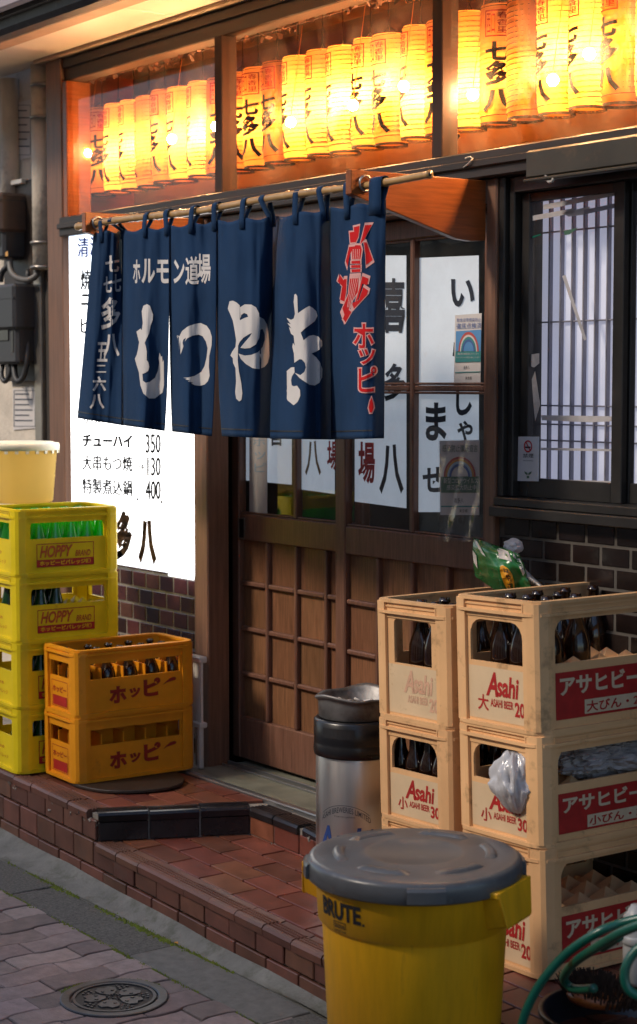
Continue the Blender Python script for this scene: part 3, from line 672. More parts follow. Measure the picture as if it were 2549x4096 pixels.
# curtain brackets
for (xb_, yw) in ((-5.352, -.036), (-3.858, -.021)):
    mb = MB(); t = .026
    prof = [(-.515, 2.232), (yw, 2.234), (yw, 2.062), (-.075, 2.058), (-.13, 2.062), (-.515, 2.165)]
    mb.prism([(xb_-t/2, y, z) for y, z in prof], (t, 0, 0)); o = mb.build('curtain_bracket', 'wood_orange', shop, True, bevel=.002)
    mb = MB(); n = 14; q = [Vector((xb_+(.02 if xb_ > -5 else .02), -.47+.021*math.cos(2*math.pi*i/n), 2.196+.021*math.sin(2*math.pi*i/n))) for i in range(n+1)]
    mb.tube(q, .0035, 6, False); mb.build('eye_ring', 'alu', shop, True)
# ------------------------- dim room behind the doors
part('room_floor', (-5.4, .165, .2), (-1.6, .455, .24), 'room', 0)

# ================================================================== LANTERNS
prof = []; nr = 23; H = .352; R0 = .0595
for i in range(nr):
    z = i/nr*H
    env = 1-.10*max(0, (abs(z/H-.5)-.40)/.10)**2
    prof += [(R0*env*.955, z), (R0*env, z+.5*H/nr)]
prof.append((R0*.88, H))
rib_pts = [(R0*.968*math.cos(2*math.pi*k/20), R0*.968*math.sin(2*math.pi*k/20), .012+k/20*H/nr) for k in range(20*(nr-1))]
lan_mesh = MB().lathe(prof, n=28, cap=False)
LW, LE, LZ, LY = -6.425, -2.75, 2.425, .165
lit_pat = {0: 0, 1: 1.3, 2: 1.2, 3: .5, 4: .45, 5: 1.2, 6: 1.4, 7: 0, 8: .45, 9: .5, 10: 0, 11: 1.5, 12: 1.1, 13: 1.6, 14: 1.4, 15: .8, 16: 1.6, 17: .55, 18: 1.4, 19: .3, 20: 0, 21: 1.3, 22: 1.5, 23: 0, 24: 1.2, 25: .6, 26: 1, 27: .4, 28: 1}
pitch = .1275; nl = int((LE-LW)/pitch)
rib0 = None; lan0 = None; ink0 = None; red0 = None; ring0 = None
ords = ['first', 'second', 'third', 'fourth', 'fifth', 'sixth', 'seventh', 'eighth', 'ninth', 'tenth', 'eleventh', 'twelfth']
cnts = [0, 0, 0]
for i in range(nl):
    x = LW+pitch*i
    pane = 0 if x < -5.13 else (1 if x < -3.94 else 2)
    k = cnts[pane]; cnts[pane] += 1; lv = max(.12, lit_pat.get(i, .8))  # unlit lanterns get a weak added lamp for their neighbours' glow
    lab = '%s yellow paper lantern, %s from the left in the %s transom pane' % ('brightly lit' if lv >= 1 else ('softly lit' if lv > .2 else 'dim orange'), ords[k], ['left', 'middle', 'right'][pane])
    rz = .68+jit(.12)+[0.0, -1.0, -1.15, -1.3, -.75, -1.0, -1.25, .1, -.2, -.45, -.5, -1.2, -.95, -1.1, -.7, -.75, -1.1, -.25, -1.25, .0, 1.6, -1.0, -1.1, -.9, -.3, -1, .1, -.6, .2][i % 29]
    t = thing('paper_lantern', (x, LY+jit(.004), LZ+jit(.004)), lab, 'lantern', 'paper lanterns hung in a row behind the transom glass', rot=(jit(.022), jit(.022), rz))
    if lan0 is None:
        lan0 = lan_mesh.build('lantern_paper', 'lantern', t)
        ring0 = MB().lathe([(R0*.86, -.004), (R0*.92, -.004), (R0*.92, .004), (R0*.86, .004), (R0*.86, -.004)], n=24, cap=False, smooth=False).build('rim_hoop', 'cord', t)
        cyl = lambda uu, vv: ((R0+.0022)*math.sin(uu/R0), -(R0+.0022)*math.cos(uu/R0), vv)
        rib0 = MB().tube(rib_pts, .0011, 4, False).build('spiral_rib', 'cord', t)
        d = D2()
        for ch, zc, hh, ww in (('七', .182, .056, .078), ('多', .108, .074, .080), ('八', .032, .066, .096)): d.text(ch, -ww/2, zc, ww, hh, .045)
        ink0 = d.build('brush_lettering', cyl, 'lantern_ink', t, cuts=((0, np.arange(-.045, .046, .015)),))
        d = D2(); d.frame(-.040, .253, .080, .078, .004)
        d.text('西口', -.034, .262, .026, .060, .0); 
        for j, ch in enumerate('春香里'): d.text(ch, -.002, .306-.0215*j, .034, .019, .012)
        red0 = d.build('red_seal', cyl, 'lantern_red', t, cuts=((0, np.arange(-.045, .046, .015)),))
        cord0 = MB().tube([(0, 0, H-.01), (0, 0, 2.925-LZ)], .002, 5).tube([(-R0*.85, 0, H-.003), (0, 0, H+.03), (R0*.85, 0, H-.003)], .0015, 5).build('hanging_cord', 'cord', t)
    else:
        for s_, nm in ((lan0, 'lantern_paper'), (ring0, 'rim_hoop'), (rib0, 'spiral_rib'), (ink0, 'brush_lettering'), (red0, 'red_seal'), (cord0, 'hanging_cord')): inst(s_, nm, Matrix(), t, False)
    if lv > 0:
        l = bpy.data.lights.new('lantern_bulb', 'POINT'); l.energy = 5.2*lv; l.color = (1, .50, .11); l.shadow_soft_size = .022
        lo = bpy.data.objects.new('lantern_bulb', l); link(lo); lo.parent = t; lo.location = (jit(.015), jit(.015), .15+jit(.03))
# fill bulbs added before the lanterns to light the soffit and make hot spots
bc = [0, 0, 0]; b0 = None
for (u, v) in ((207, 364), (408, 330), (512, 300), (690, 290), (838, 250), (958, 205), (1122, 225), (1312, 190), (1398, 128), (1530, 105)):
    p = PY(u, v, .066); k = 0 if u < 540 else (1 if u < 1050 else 2); bc[k] += 1
    t = thing('fill_bulb', p, 'added fill bulb before the lanterns, %s from left in the %s transom pane' % (ords[bc[k]-1], ['left', 'middle', 'right'][k]), 'bulb', 'added fill bulbs in the lantern transom')
    if b0 is None:
        b0 = MB().lathe([(.003, -.0165), (.009, -.0145), (.0145, -.008), (.017, 0), (.0145, .008), (.009, .0145), (.003, .0165)], n=14).build('fill_bulb_glass', 'bulb', t)
        b1 = MB().tube([(0, 0, .016), (0, .004, .044), (0, .03, .20), (0, .05, .33)], .0011, 5).build('fill_bulb_cord', 'lantern', t)
    else: inst(b0, 'fill_bulb_glass', Matrix(), t, False); inst(b1, 'fill_bulb_cord', Matrix(), t, False)
# paper garland at the top of the lantern room
mb = MB(); x = -6.3
while x < -2.8:
    z = 2.865+.012*math.sin(x*9)
    for q in range(3):
        c = Vector((x+jit(.03), .07+jit(.02), z+jit(.014))); a = Vector((jit(1), jit(1), jit(1))).normalized()*.022; b = Vector((jit(1), jit(1), -abs(jit(1)))).normalized()*.026
        mb.add([c-a*.5, c+b*.5+a*.2, c+a*.6, c-b*.7], [(0, 1, 2, 3)])
    x += .04
mb.tube([(-6.4, .075, 2.87), (-5, .07, 2.862), (-4, .075, 2.87), (-2.8, .07, 2.865)], .002, 5)
tag(mb.build('paper_garland', 'leaf'), 'dark autumn leaf garland strung along the top of the transom', 'garland')

# ================================================================== NOREN
YN, ZP = -.47, 2.196
pole = thing('bamboo_pole', (-4.5, YN, ZP), 'thin bamboo pole through the two brackets carrying the curtain', 'pole')
pts = []; rad = []; nodes = [-5.46, -5.33, -5.2, -5.07, -4.93, -4.80, -4.62, -4.42, -4.2, -3.98, -3.75, -3.565]
x = -5.475
while x < -3.56:
    nd = min(abs(x-n) for n in nodes); pts.append((x, YN+.004*math.sin(x*5), ZP-.006+.006*abs((x+4.5))**2*.9+.003*math.sin(x*7))); rad.append(.0112+(.0022 if nd < .006 else 0)+(-.001 if x > -4 else .001)); x += .012
MB().tube(pts, rad, 12).build('cane', 'bamboo', pole, True)
e = Vector(pts[-1]); MB().tube([e+Vector((-.004, 0, 0)), e+Vector((.0012, 0, 0))], .0055, 8).build('hollow_end', 'black_plastic', pole, True)  # black disc paints the shade inside the open cane
noren = thing('noren_curtain', (-4.55, YN, 1.49), 'navy blue cotton shop curtain with white brush lettering over the door', 'curtain')
px_ = lambda u, v: PY(u, v, YN)
tops = [(222, 548), (290, 545), (402, 535), (512, 522), (645, 512), (785, 492), (915, 474)]
panels = [((222, 290), (184, 288), (992, 1009), -.012), ((290, 402), (289, 391), (1009, 1023), .0), ((402, 514), (409, 503), (1024, 1035), .0), ((514, 647), (527, 642), (1035, 1040), .0), ((645, 787), (641, 789), (1041, 1043), .0), ((785, 916), (787, 911), (1043, 1040), .0)]
ZTOP = 2.158
def fold(i, s, t):
    g = .25+.75*t
    if i == 0: y = -.012*math.sin(s*6.5)*g + .03*max(0, (s-.7)/.3)*(1-.5*t) + .018*(1-s)*t
    elif i == 1: y = -.022*math.sin(math.pi*min(1, s*1.05))*g + .012*math.sin(s*9+1)*g*.6 + .022*max(0, (.12-s)/.12)
    elif i == 2: y = -.020*math.sin(math.pi*s)*g + .010*math.sin(s*8+2.2)*g
    elif i == 3: y = -.028*math.sin(math.pi*min(1, s/.8))*g + .05*max(0, (s-.78)/.22)*g
    elif i == 4: y = -.030*math.sin(math.pi*min(1, max(0, s-.12)/.62))*g + .055*max(0, (s-.80)/.2)*g + .045*max(0, (.25-s)/.25)*(1-t)
    else: y = -.022*math.sin(math.pi*s)*g + .035*max(0, (.18-s)/.18)*g + .012*math.sin(s*7)*g
    return 2.1*y + .006*noise.noise((i*7+s*3, t*2.5, 1)) + .0035*noise.noise((i*5+s*9, t*6, 7)) + .004*math.sin(s*14+i*2+t*1.5)*(.4+.6*t) + .0035*math.sin(s*23+i)*math.exp(-t*5)
def pan_uv(i, s, t):
    (ta, tb), (ba, bb), (va, vb), _ = panels[i]
    v0 = tops[i][1]+(tops[i+1][1]-tops[i][1])*s+7*math.sin(math.pi*((s*2) % 1))**2
    eL, eR = (1.1 if i == 0 else 3.2), (1.1 if i == 5 else 3.2)
    ul = ta+(ba-ta)*t**eL; ur = tb+(bb-tb)*t**eR
    return ul+(ur-ul)*s, v0+(va+(vb-va)*s-v0)*t
def pan(i, s, t):
    u, v = pan_uv(i, s, t)
    return PY(u, v, YN-.004+fold(i, s, t))
ns, nt_ = 48, 56
GR = {}
def pan_mesh(i, s, t):
    if i not in GR: GR[i] = [[pan(i, a/ns, b/nt_) for a in range(ns+1)] for b in range(nt_+1)]
    g = GR[i]; x = min(ns-1e-6, max(0, s*ns)); y = min(nt_-1e-6, max(0, t*nt_)); a, b = int(x), int(y); x -= a; y -= b
    return (g[b][a]*(1-x)+g[b][a+1]*x)*(1-y)+(g[b+1][a]*(1-x)+g[b+1][a+1]*x)*y
for i in range(6):
    vs = [pan(i, a/ns, b/nt_) for b in range(nt_+1) for a in range(ns+1)]
    fs = [(b*(ns+1)+a, b*(ns+1)+a+1, (b+1)*(ns+1)+a+1, (b+1)*(ns+1)+a) for b in range(nt_) for a in range(ns)]
    o = MB().add(vs, fs, True).build('cloth_panel', 'navy', noren, True)
    sm = o.modifiers.new('thickness', 'SOLIDIFY'); sm.thickness = .0018; sm.offset = 0
    # hems
    mb = MB(); mb.add([pan(i, a/ns, q)+Vector((0, -.0022, 0)) for q in (.962, .968) for a in range(ns+1)], [(a, a+1, ns+2+a, ns+1+a) for a in range(ns)]); mb.build('hem_seam', 'black_ink', noren, True)
def loop_at(u):
    for i, p in enumerate(panels):
        if p[0][0] <= u < p[0][1]: s = (u-p[0][0])/(p[0][1]-p[0][0]); return i, s
    return 5, 1
cx_ = lambda x: (ZP-.006+.006*abs((x+4.5))**2*.9)
for u in (243, 293, 345, 398, 455, 511, 577, 643, 703, 770, 826, 893):
    i, s = loop_at(u); p = pan(i, s, .0); pf = pan(i, s, .05); w = .0125 if u < 880 else .026; zc = cx_(p.x); rp = .0155; y0 = YN
    path = [pf+Vector((0, -.004, -.0))]+[p+Vector((0, -.005, -.004))]
    for k in range(9): a = math.pi*k/8; path.append(Vector((p.x, y0-rp*math.cos(a), zc+rp*math.sin(a))))
    path += [p+Vector((.004, .004, -.002)), pf+Vector((.006, .005, 0))]
    vs = []; 
    for q in path: vs += [q+Vector((-w, 0, 0)), q+Vector((w, 0, 0))]
    o = MB().add(vs, [(2*k, 2*k+1, 2*k+3, 2*k+2) for k in range(len(path)-1)], True).build('hanging_loop', 'navy', noren, True)
    sm = o.modifiers.new('thickness', 'SOLIDIFY'); sm.thickness = .002; sm.offset = 0
def nmap(i, off=-.0026):
    (ta, tb), (ba, bb), (va, vb), _ = panels[i]
    def f(u, v):
        v = -v; s = t = .5
        for _ in range(8):
            ul = pan_uv(i, 0, t)[0]; ur = pan_uv(i, 1, t)[0]; s = min(1, max(0, (u-ul)/(ur-ul)))
            v0 = pan_uv(i, s, 0)[1]; v1 = pan_uv(i, s, 1)[1]; t = min(1, max(0, (v-v0)/(v1-v0)))
        s = min(.985, max(.012, s))
        p = pan_mesh(i, s, t); return p+(CAM-p).normalized()*(-off*1.35)
    return f
def c4(p): return [((250+x/1.89)/S, -(800+y/1.89)/S) for x, y in p]
def c5(p): return [((900+x/1.89)/S, -(700+y/1.89)/S) for x, y in p]
MO = [(640,787),(662,800),(685,865),(683,905),(668,945),(655,1010),(640,1040),(622,1080),(632,1110),(638,1150),(637,1210),(650,1228),(657,1260),(650,1290),(630,1305),(605,1315),(608,1365),(630,1382),(660,1375),(700,1345),(722,1290),(733,1230),(728,1195),(735,1155),(745,1185),(753,1180),(757,1225),(766,1210),(768,1400),(757,1455),(700,1500),(655,1500),(612,1462),(590,1400),(578,1300),(560,1245),(548,1200),(562,1170),(572,1130),(580,1075),(570,1035),(560,995),(590,972),(600,985),(608,930),(600,840),(612,800)]
TSU = [(862,1020),(885,1030),(905,990),(950,955),(1000,938),(1045,930),(1090,950),(1115,985),(1130,1035),(1128,1100),(1110,1180),(1107,1260),(1113,1330),(1100,1370),(1075,1395),(1040,1405),(1000,1400),(975,1385),(990,1380),(950,1372),(962,1362),(930,1358),(945,1350),(912,1345),(950,1342),(1000,1330),(1050,1300),(1075,1255),(1090,1190),(1098,1120),(1085,1070),(1060,1030),(1030,1018),(985,1025),(945,1045),(925,1070),(935,1040),(915,1055),(908,1080),(915,1105),(900,1150),(880,1205),(870,1160),(865,1090)]
YA = [(22,1010),(35,955),(60,950),(90,965),(112,985),(113,1098),(145,1082),(176,1072),(168,1052),(145,1043),(124,1058),(117,1085),(114,1000),(150,978),(200,980),(235,1000),(258,1045),(260,1070),(295,1090),(318,1130),(328,1190),(335,1280),(337,1370),(325,1420),(300,1450),(260,1467),(210,1460),(160,1430),(120,1390),(103,1350),(150,1365),(200,1360),(250,1340),(285,1300),(302,1245),(300,1200),(285,1163),(268,1170),(260,1230),(235,1280),(190,1308),(150,1312),(117,1306),(150,1265),(190,1220),(205,1193),(180,1205),(140,1230),(112,1262),(100,1290),(97,1400),(105,1480),(125,1580),(132,1650),(125,1700),(108,1712),(85,1690),(78,1640),(85,1560),(80,1460),(62,1420),(60,1385),(42,1365),(55,1335),(80,1300),(85,1250),(75,1180),(60,1100),(35,1040)]
KI = [(525,905),(535,898),(547,915),(552,1045),(580,1025),(610,1005),(638,990),(665,1005),(690,1030),(700,1065),(680,1105),(640,1135),(600,1165),(573,1192),(595,1250),(635,1217),(670,1210),(705,1220),(735,1255),(737,1290),(715,1320),(690,1335),(655,1350),(690,1378),(718,1415),(738,1470),(735,1530),(715,1570),(680,1591),(640,1585),(600,1560),(565,1535),(528,1495),(570,1513),(600,1490),(613,1455),(605,1420),(583,1395),(565,1392),(525,1420),(522,1350),(510,1300),(515,1268),(528,1290),(520,1215),(500,1200),(484,1150),(502,1160),(472,1118),(498,1128),(462,1077),(500,1095),(520,1085),(530,1050),(520,960)]
KI2 = [(525,1452),(500,1455),(470,1480),(445,1530),(435,1590),(445,1650),(475,1705),(520,1741),(550,1715),(570,1670),(568,1625),(545,1592),(524,1597),(524,1612),(505,1590),(500,1550),(508,1520),(527,1492)]
CU_ = lambda u0, u1, v0, v1: ((0, np.arange(u0, u1, 4.5)), (1, -np.arange(v0, v1, 14)))
def nprint(i, d, m, box, off=-.0026, nm='lettering'): return d.build(nm, nmap(i, off), m, noren, cuts=CU_(*box), world=True)
nprint(1, D2().poly(c4(MO)), 'white_dye', (320, 400, 720, 960))
nprint(2, D2().poly(c4(TSU)), 'white_dye', (412, 515, 740, 930))
nprint(3, D2().poly(c5(YA)), 'white_dye', (530, 650, 700, 960))
nprint(4, D2().poly(c5(KI)).poly(c5(KI2)), 'white_dye', (660, 780, 690, 980))
d = D2(); ptext(d, 'ホ', 316, 616, 333, 672, .02); ptext(d, 'ル', 336, 614, 368, 672, .03); ptext(d, 'モ', 372, 616, 402, 672, .03); nprint(1, d, 'white_dye', (310, 402, 600, 680))
d = D2(); ptext(d, 'ン', 412, 616, 438, 672, .03); ptext(d, '道', 440, 608, 472, 676, .02); ptext(d, '場', 468, 602, 500, 674, .02); nprint(2, d, 'white_dye', (405, 505, 600, 680))
d = D2(); ptext(d, '七', 250, 606, 284, 645, .03); ptext(d, '七', 246, 656, 266, 694, .03); ptext(d, '七', 267, 650, 288, 692, .03); ptext(d, '多', 240, 705, 286, 782, .025); ptext(d, '八', 246, 792, 284, 846, .03)
ptext(d, '五', 231, 812, 255, 858, .02); ptext(d, '二', 228, 866, 252, 884, .02); ptext(d, '六', 220, 893, 252, 928, .03); ptext(d, '八', 213, 935, 248, 970, .03); nprint(0, d, 'white_dye', (200, 292, 600, 980))
# red maker's print with pale outline on the last panel
for b, m, off in ((.052, 'pink_dye', -.0026), (.012, 'red_dye', -.0034)):
    d = D2(); g = 3 if b > .03 else 0
    for ch, u0, v0, u1, v1 in (('ホ', 839, 768, 887, 826), ('ッ', 851, 828, 890, 864), ('ピ', 851, 870, 894, 930)): ptext(d, ch, u0-g, v0-g, u1+g, v1+g, b)
    q = [(882, 938), (888, 955), (890, 968), (884, 982), (876, 982), (872, 968), (876, 950)]; c = (881, 962)
    d.poly([(c[0]+(x-c[0])*(1.0 if g else .66), -(c[1]+(y-c[1])*(1.0 if g else .82))) for x, y in q]); nprint(5, d, m, (830, 905, 760, 990), off)
def knot(sh):
    P = [[(937,425),(985,420),(990,515),(945,520)], [(968,385),(1022,372),(1012,470),(985,530)], [(1058,365),(1122,362),(1050,500),(1015,540)], [(1045,490),(1070,492),(1128,655),(1066,700),(1060,600)], [(938,530),(985,525),(945,600),(925,715),(908,660)], [(952,560),(985,520),(1030,520),(1042,560),(1028,650),(955,650)],
         [(950,648),(1030,645),(1030,672),(950,672)], [(948,680),(1032,677),(1032,704),(948,704)], [(950,712),(1032,708),(1030,735),(952,738)],
         [(865,742),(925,830),(900,860),(845,802)], [(900,770),(925,768),(920,880),(905,975),(865,960),(880,860)], [(945,755),(1025,750),(1015,880),(960,960),(905,1120),(875,1030),(930,900)], [(1040,745),(1097,768),(1085,828),(1040,815),(1000,960),(975,985),(1015,850)], [(1050,830),(1095,862),(1085,900),(965,1030),(945,980),(1010,950)], [(925,1000),(965,1030),(910,1125),(885,1090)]]
    out = []
    for p in P:
        cx = sum(a for a, _ in p)/len(p); cy = sum(b for _, b in p)/len(p); out.append(c5([(cx+(a-cx)*sh, cy+(b-cy)*sh) for a, b in p]))
    return out
for sh, m, off in ((1.06, 'pink_dye', -.0026), (.82, 'red_dye', -.0034)):
    d = D2()
    for p in knot(sh): d.poly(p)
    nprint(5, d, m, (800, 890, 520, 780), off, 'knot_emblem')
d = D2()
for k in range(4):
    x0 = 968+16*k; d.poly(c5([(x0, 560), (x0+4, 560), (x0+5-2*k, 645), (x0+1-2*k, 645)])); d.poly(c5([(x0-4, 750), (x0, 750), (x0-40-6*k, 1000), (x0-44-6*k, 1000)]))
nprint(5, d, 'pink_dye', (800, 890, 520, 780), -.0042, 'knot_emblem')

# ================================================================== MENU SIGN
YS = -.028
sg = thing('menu_sign', (-5.91, 0, .93), 'glowing white menu light box with handwritten dishes behind the curtain', 'sign')
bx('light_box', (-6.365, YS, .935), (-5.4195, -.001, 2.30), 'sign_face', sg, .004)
bx('white_sheet', (-5.60, YS-.006, .925), (-5.422, YS-.0025, 1.62), 'white_sheet', sg, .0)
ysl = YS-.0018; ysr = YS-.0078
d = D2()
def kan(t, u0, v0, u1, v1, sl=0, b=0):
    for k, l in ((0, 0), (1.1, .5), (2.2, 0), (1.1, -.8)): ptext(d, t, u0+k-1.1, v0+l, u1+k-1.1, v1+l, b, sl)
kan('清', 185, 564, 210, 610); kan('酒', 214, 562, 240, 606); d.build('lettering', pixmap(ysl), 'sign_blue', sg, world=True)
d = D2()
kan('焼', 192, 640, 216, 688); kan('酎', 222, 640, 246, 688); kan('ニ', 193, 698, 214, 724, 0, .02); kan('ビ', 192, 752, 214, 790); kan('ウイスキー', 200, 985, 262, 1008, .1)
kan('チューハイ', 196, 1030, 314, 1060, -.02, .03); kan('350', 346, 1030, 381, 1075); kan('大串もつ焼', 196, 1079, 314, 1115, -.03); kan('130', 350, 1085, 381, 1129); kan('一本', 328, 1100, 342, 1114)
kan('特製煮込鍋', 196, 1134, 314, 1171, -.05); kan('400', 346, 1141, 381, 1185); ptext(d, '.', 323, 1181, 329, 1188, .02); ptext(d, '.', 381, 1187, 387, 1195, .02)
d.build('lettering', pixmap(ysl), 'sign_ink', sg, world=True)
d = D2(); kan('喜', 210, 1205, 260, 1318); kan('多', 275, 1212, 313, 1328, 0, .045); kan('八', 329, 1232, 371, 1336, -.1, .06); d.build('lettering', pixmap(ysl), 'sign_brown', sg, world=True)

# ================================================================== PAPERS BEHIND THE DOOR GLASS
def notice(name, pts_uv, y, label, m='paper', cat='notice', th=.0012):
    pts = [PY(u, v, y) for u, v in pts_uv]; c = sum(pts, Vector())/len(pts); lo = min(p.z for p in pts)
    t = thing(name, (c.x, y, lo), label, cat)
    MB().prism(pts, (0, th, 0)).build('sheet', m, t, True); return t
yp = YD1+.026; yl = YD1+.0235
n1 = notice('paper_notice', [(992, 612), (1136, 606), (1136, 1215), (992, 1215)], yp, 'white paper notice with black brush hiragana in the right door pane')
d = D2(); ptext(d, 'い', 1070, 662, 1126, 728, .03); ptext(d, 'ら', 1074, 800, 1112, 862, .03); ptext(d, 'し', 1082, 905, 1120, 986, .03); ptext(d, 'ゃ', 1085, 998, 1122, 1048, .025)
ptext(d, 'ま', 1010, 955, 1060, 1046, .035); ptext(d, 'せ', 1003, 1108, 1052, 1168, .035); d.build('lettering', pixmap(yl), 'ink_navy', n1, world=True)
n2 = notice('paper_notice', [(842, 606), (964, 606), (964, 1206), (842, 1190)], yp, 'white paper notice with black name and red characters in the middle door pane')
d = D2(); ptext(d, '喜', 908, 660, 962, 790, .03); ptext(d, '多', 912, 862, 962, 952, .03); ptext(d, '八', 900, 1054, 958, 1172, .03); d.build('lettering', pixmap(yl), 'ink_navy', n2, world=True)
d = D2(); ptext(d, '場', 850, 1048, 890, 1148, .03); ptext(d, '道', 850, 940, 890, 1036, .03); d.build('lettering', pixmap(yl), 'red_ink', n2, world=True)
yp2 = YD2+.026; yl2 = YD2+.0235
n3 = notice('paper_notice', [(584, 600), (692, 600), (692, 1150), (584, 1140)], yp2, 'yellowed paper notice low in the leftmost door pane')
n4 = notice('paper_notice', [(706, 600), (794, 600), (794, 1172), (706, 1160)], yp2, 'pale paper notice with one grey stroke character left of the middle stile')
d = D2(); ptext(d, '八', 724, 1046, 762, 1128, .02); d.build('lettering', pixmap(yl2), 'sign_brown', n4, world=True)
d = D2(); ptext(d, '場', 776, 1046, 806, 1116, .02); d.build('lettering', pixmap(yl2), 'red_ink', n4, world=True)
d = D2(); ptext(d, '喜', 640, 990, 672, 1058, .02); d.build('lettering', pixmap(yl2), 'grey_print', n3, world=True)
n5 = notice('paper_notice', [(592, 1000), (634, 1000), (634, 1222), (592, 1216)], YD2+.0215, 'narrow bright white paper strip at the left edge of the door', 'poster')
d = D2(); ptext(d, 'ホ', 600, 1040, 630, 1058, .0); ptext(d, 'ッ', 604, 1072, 630, 1090, .0); ptext(d, 'ピ', 604, 1098, 632, 1120, 0); d.build('lettering', pixmap(YD2+.0205), 'c_pale', n5, world=True)
# posters outside the glass
yq = YD1-.003
p1 = notice('rainbow_poster', [(1080, 748), (1143, 743), (1140, 916), (1077, 916)], yq+.012, 'small poster with rainbow on blue sky, upper one on the door', 'poster', 'poster')
ym = yq+.010
def pl(pts, m, t, y): d = D2(); d.poly([(u, -v) for u, v in pts]); return d.build('print', pixmap(y), m, t, world=True)
pl([(1082, 786), (1142, 782), (1141, 833), (1081, 833)], 'poster_blue', p1, ym); pl([(1081, 834), (1141, 833), (1141, 858), (1080, 860)], 'poster_teal', p1, ym); pl([(1079, 883), (1140, 881), (1140, 883), (1079, 885)], 'poster_teal', p1, ym)
for r0, r1, m in ((20.5, 24, 'c_red'), (18, 20.4, 'poster'), (15, 17.9, 'poster_teal'), (12, 14.9, 'c_blue')):
    D2().arc(1112, -834, r0, r1, 0, math.pi, 16, 1.95).build('print', pixmap(ym-.0006), m, p1, world=True)
d = D2(); ptext(d, '飲食店等感染防止', 1084, 755, 1141, 764, -.0, .02); ptext(d, '徹底点検済', 1083, 767, 1142, 781, .0, .03); d.build('print', pixmap(ym), 'c_blue', p1, world=True)
d = D2(); ptext(d, '感染防止徹底宣言ステッカー', 1086, 837, 1136, 842, 0); ptext(d, 'チェックシートの項目を遵守しています', 1083, 846, 1138, 850, 0); d.build('print', pixmap(ym-.0006), 'poster', p1, world=True)
d = D2(); ptext(d, '喜多八', 1100, 868, 1114, 876, 0); ptext(d, '東京都', 1104, 893, 1120, 901, 0); ptext(d, '喜多八', 1080, 908, 1106, 911, 0); d.build('print', pixmap(ym), 'black_ink', p1, world=True)
p2 = notice('rainbow_poster', [(1043, 1046), (1138, 1044), (1137, 1222), (1045, 1222)], YD1-.002, 'larger beige rainbow poster in a wrinkled plastic sleeve, lower one on the door', 'poster', 'poster')
ym = YD1-.0034
pl([(1046, 1131), (1137, 1130), (1137, 1169), (1047, 1169)], 'poster_green', p2, ym); pl([(1047, 1200), (1137, 1200), (1137, 1203), (1047, 1203)], 'poster_teal', p2, ym)
for r0, r1, m in ((34, 38, 'c_red'), (29.5, 33.9, 'c_orange'), (25, 29.4, 'c_pale'), (20, 24.9, 'c_blue')):
    D2().arc(1091, -1131, r0, r1, 0, math.pi, 18, 1.25).build('print', pixmap(ym-.0005), m, p2, world=True)
d = D2(); ptext(d, '感染防止徹底宣言', 1050, 1055, 1134, 1072, .0); d.build('print', pixmap(ym), 'poster_green', p2, world=True)
d = D2(); ptext(d, '新型コロナウイルス', 1053, 1134, 1134, 1147, 0); ptext(d, '感染拡大防止中', 1060, 1150, 1130, 1163, 0); d.build('print', pixmap(ym-.0005), 'poster', p2, world=True)
d = D2(); ptext(d, '喜多八', 1078, 1182, 1100, 1193, 0); ptext(d, '東京都', 1090, 1208, 1110, 1216, 0); d.build('print', pixmap(ym), 'black_ink', p2, world=True)
# sleeve
vs = []; fs = []; nu, nv = 12, 20
for b in range(nv+1):
    for a in range(nu+1):
        u = 1041+98*a/nu; v = 1043+242*b/nv; w = noise.noise((a*.5, b*.28, 2))
        vs.append(PY(u+2.5*w*(1 if a in (0, nu) else 0), v, YD1-.009+.004*w+.003*math.sin(a*1.1+b*.35)))
for b in range(nv):
    for a in range(nu): fs.append((b*(nu+1)+a, b*(nu+1)+a+1, (b+1)*(nu+1)+a+1, (b+1)*(nu+1)+a))
MB().add(vs, fs, True).build('plastic_sleeve', 'film', p2, True)
# no smoking sticker
s1 = notice('no_smoking_sign', [(1230, 1036), (1278, 1036), (1277, 1142), (1228, 1141)], .024, 'white no smoking plate with red ring at the left of the window', 'sticker', 'sign', .003)
ym = .0228
D2().arc(1253, -1059, 7.5, 10, 0, 2*math.pi, 24, 1.45).poly([(1247, -1049), (1249, -1047.5), (1259.5, -1069), (1257.5, -1070.5)]).build('print', pixmap(ym), 'red_ink', s1, world=True)
d = D2(); d.rect(1246, -1063, 13, 3.5); ptext(d, '禁煙', 1241, 1076, 1266, 1086, 0); ptext(d, 'No Smoking', 1242, 1091, 1264, 1095, 0); d.build('print', pixmap(ym), 'black_ink', s1, world=True)
D2().poly([(1244, -1118), (1252, -1122), (1252, -1128), (1246, -1124)]).poly([(1262, -1118), (1254, -1122), (1254, -1128), (1260, -1124)]).poly([(1250, -1129), (1256, -1129), (1256, -1135), (1250, -1135)]).build('print', pixmap(ym), 'poster_green', s1, world=True)

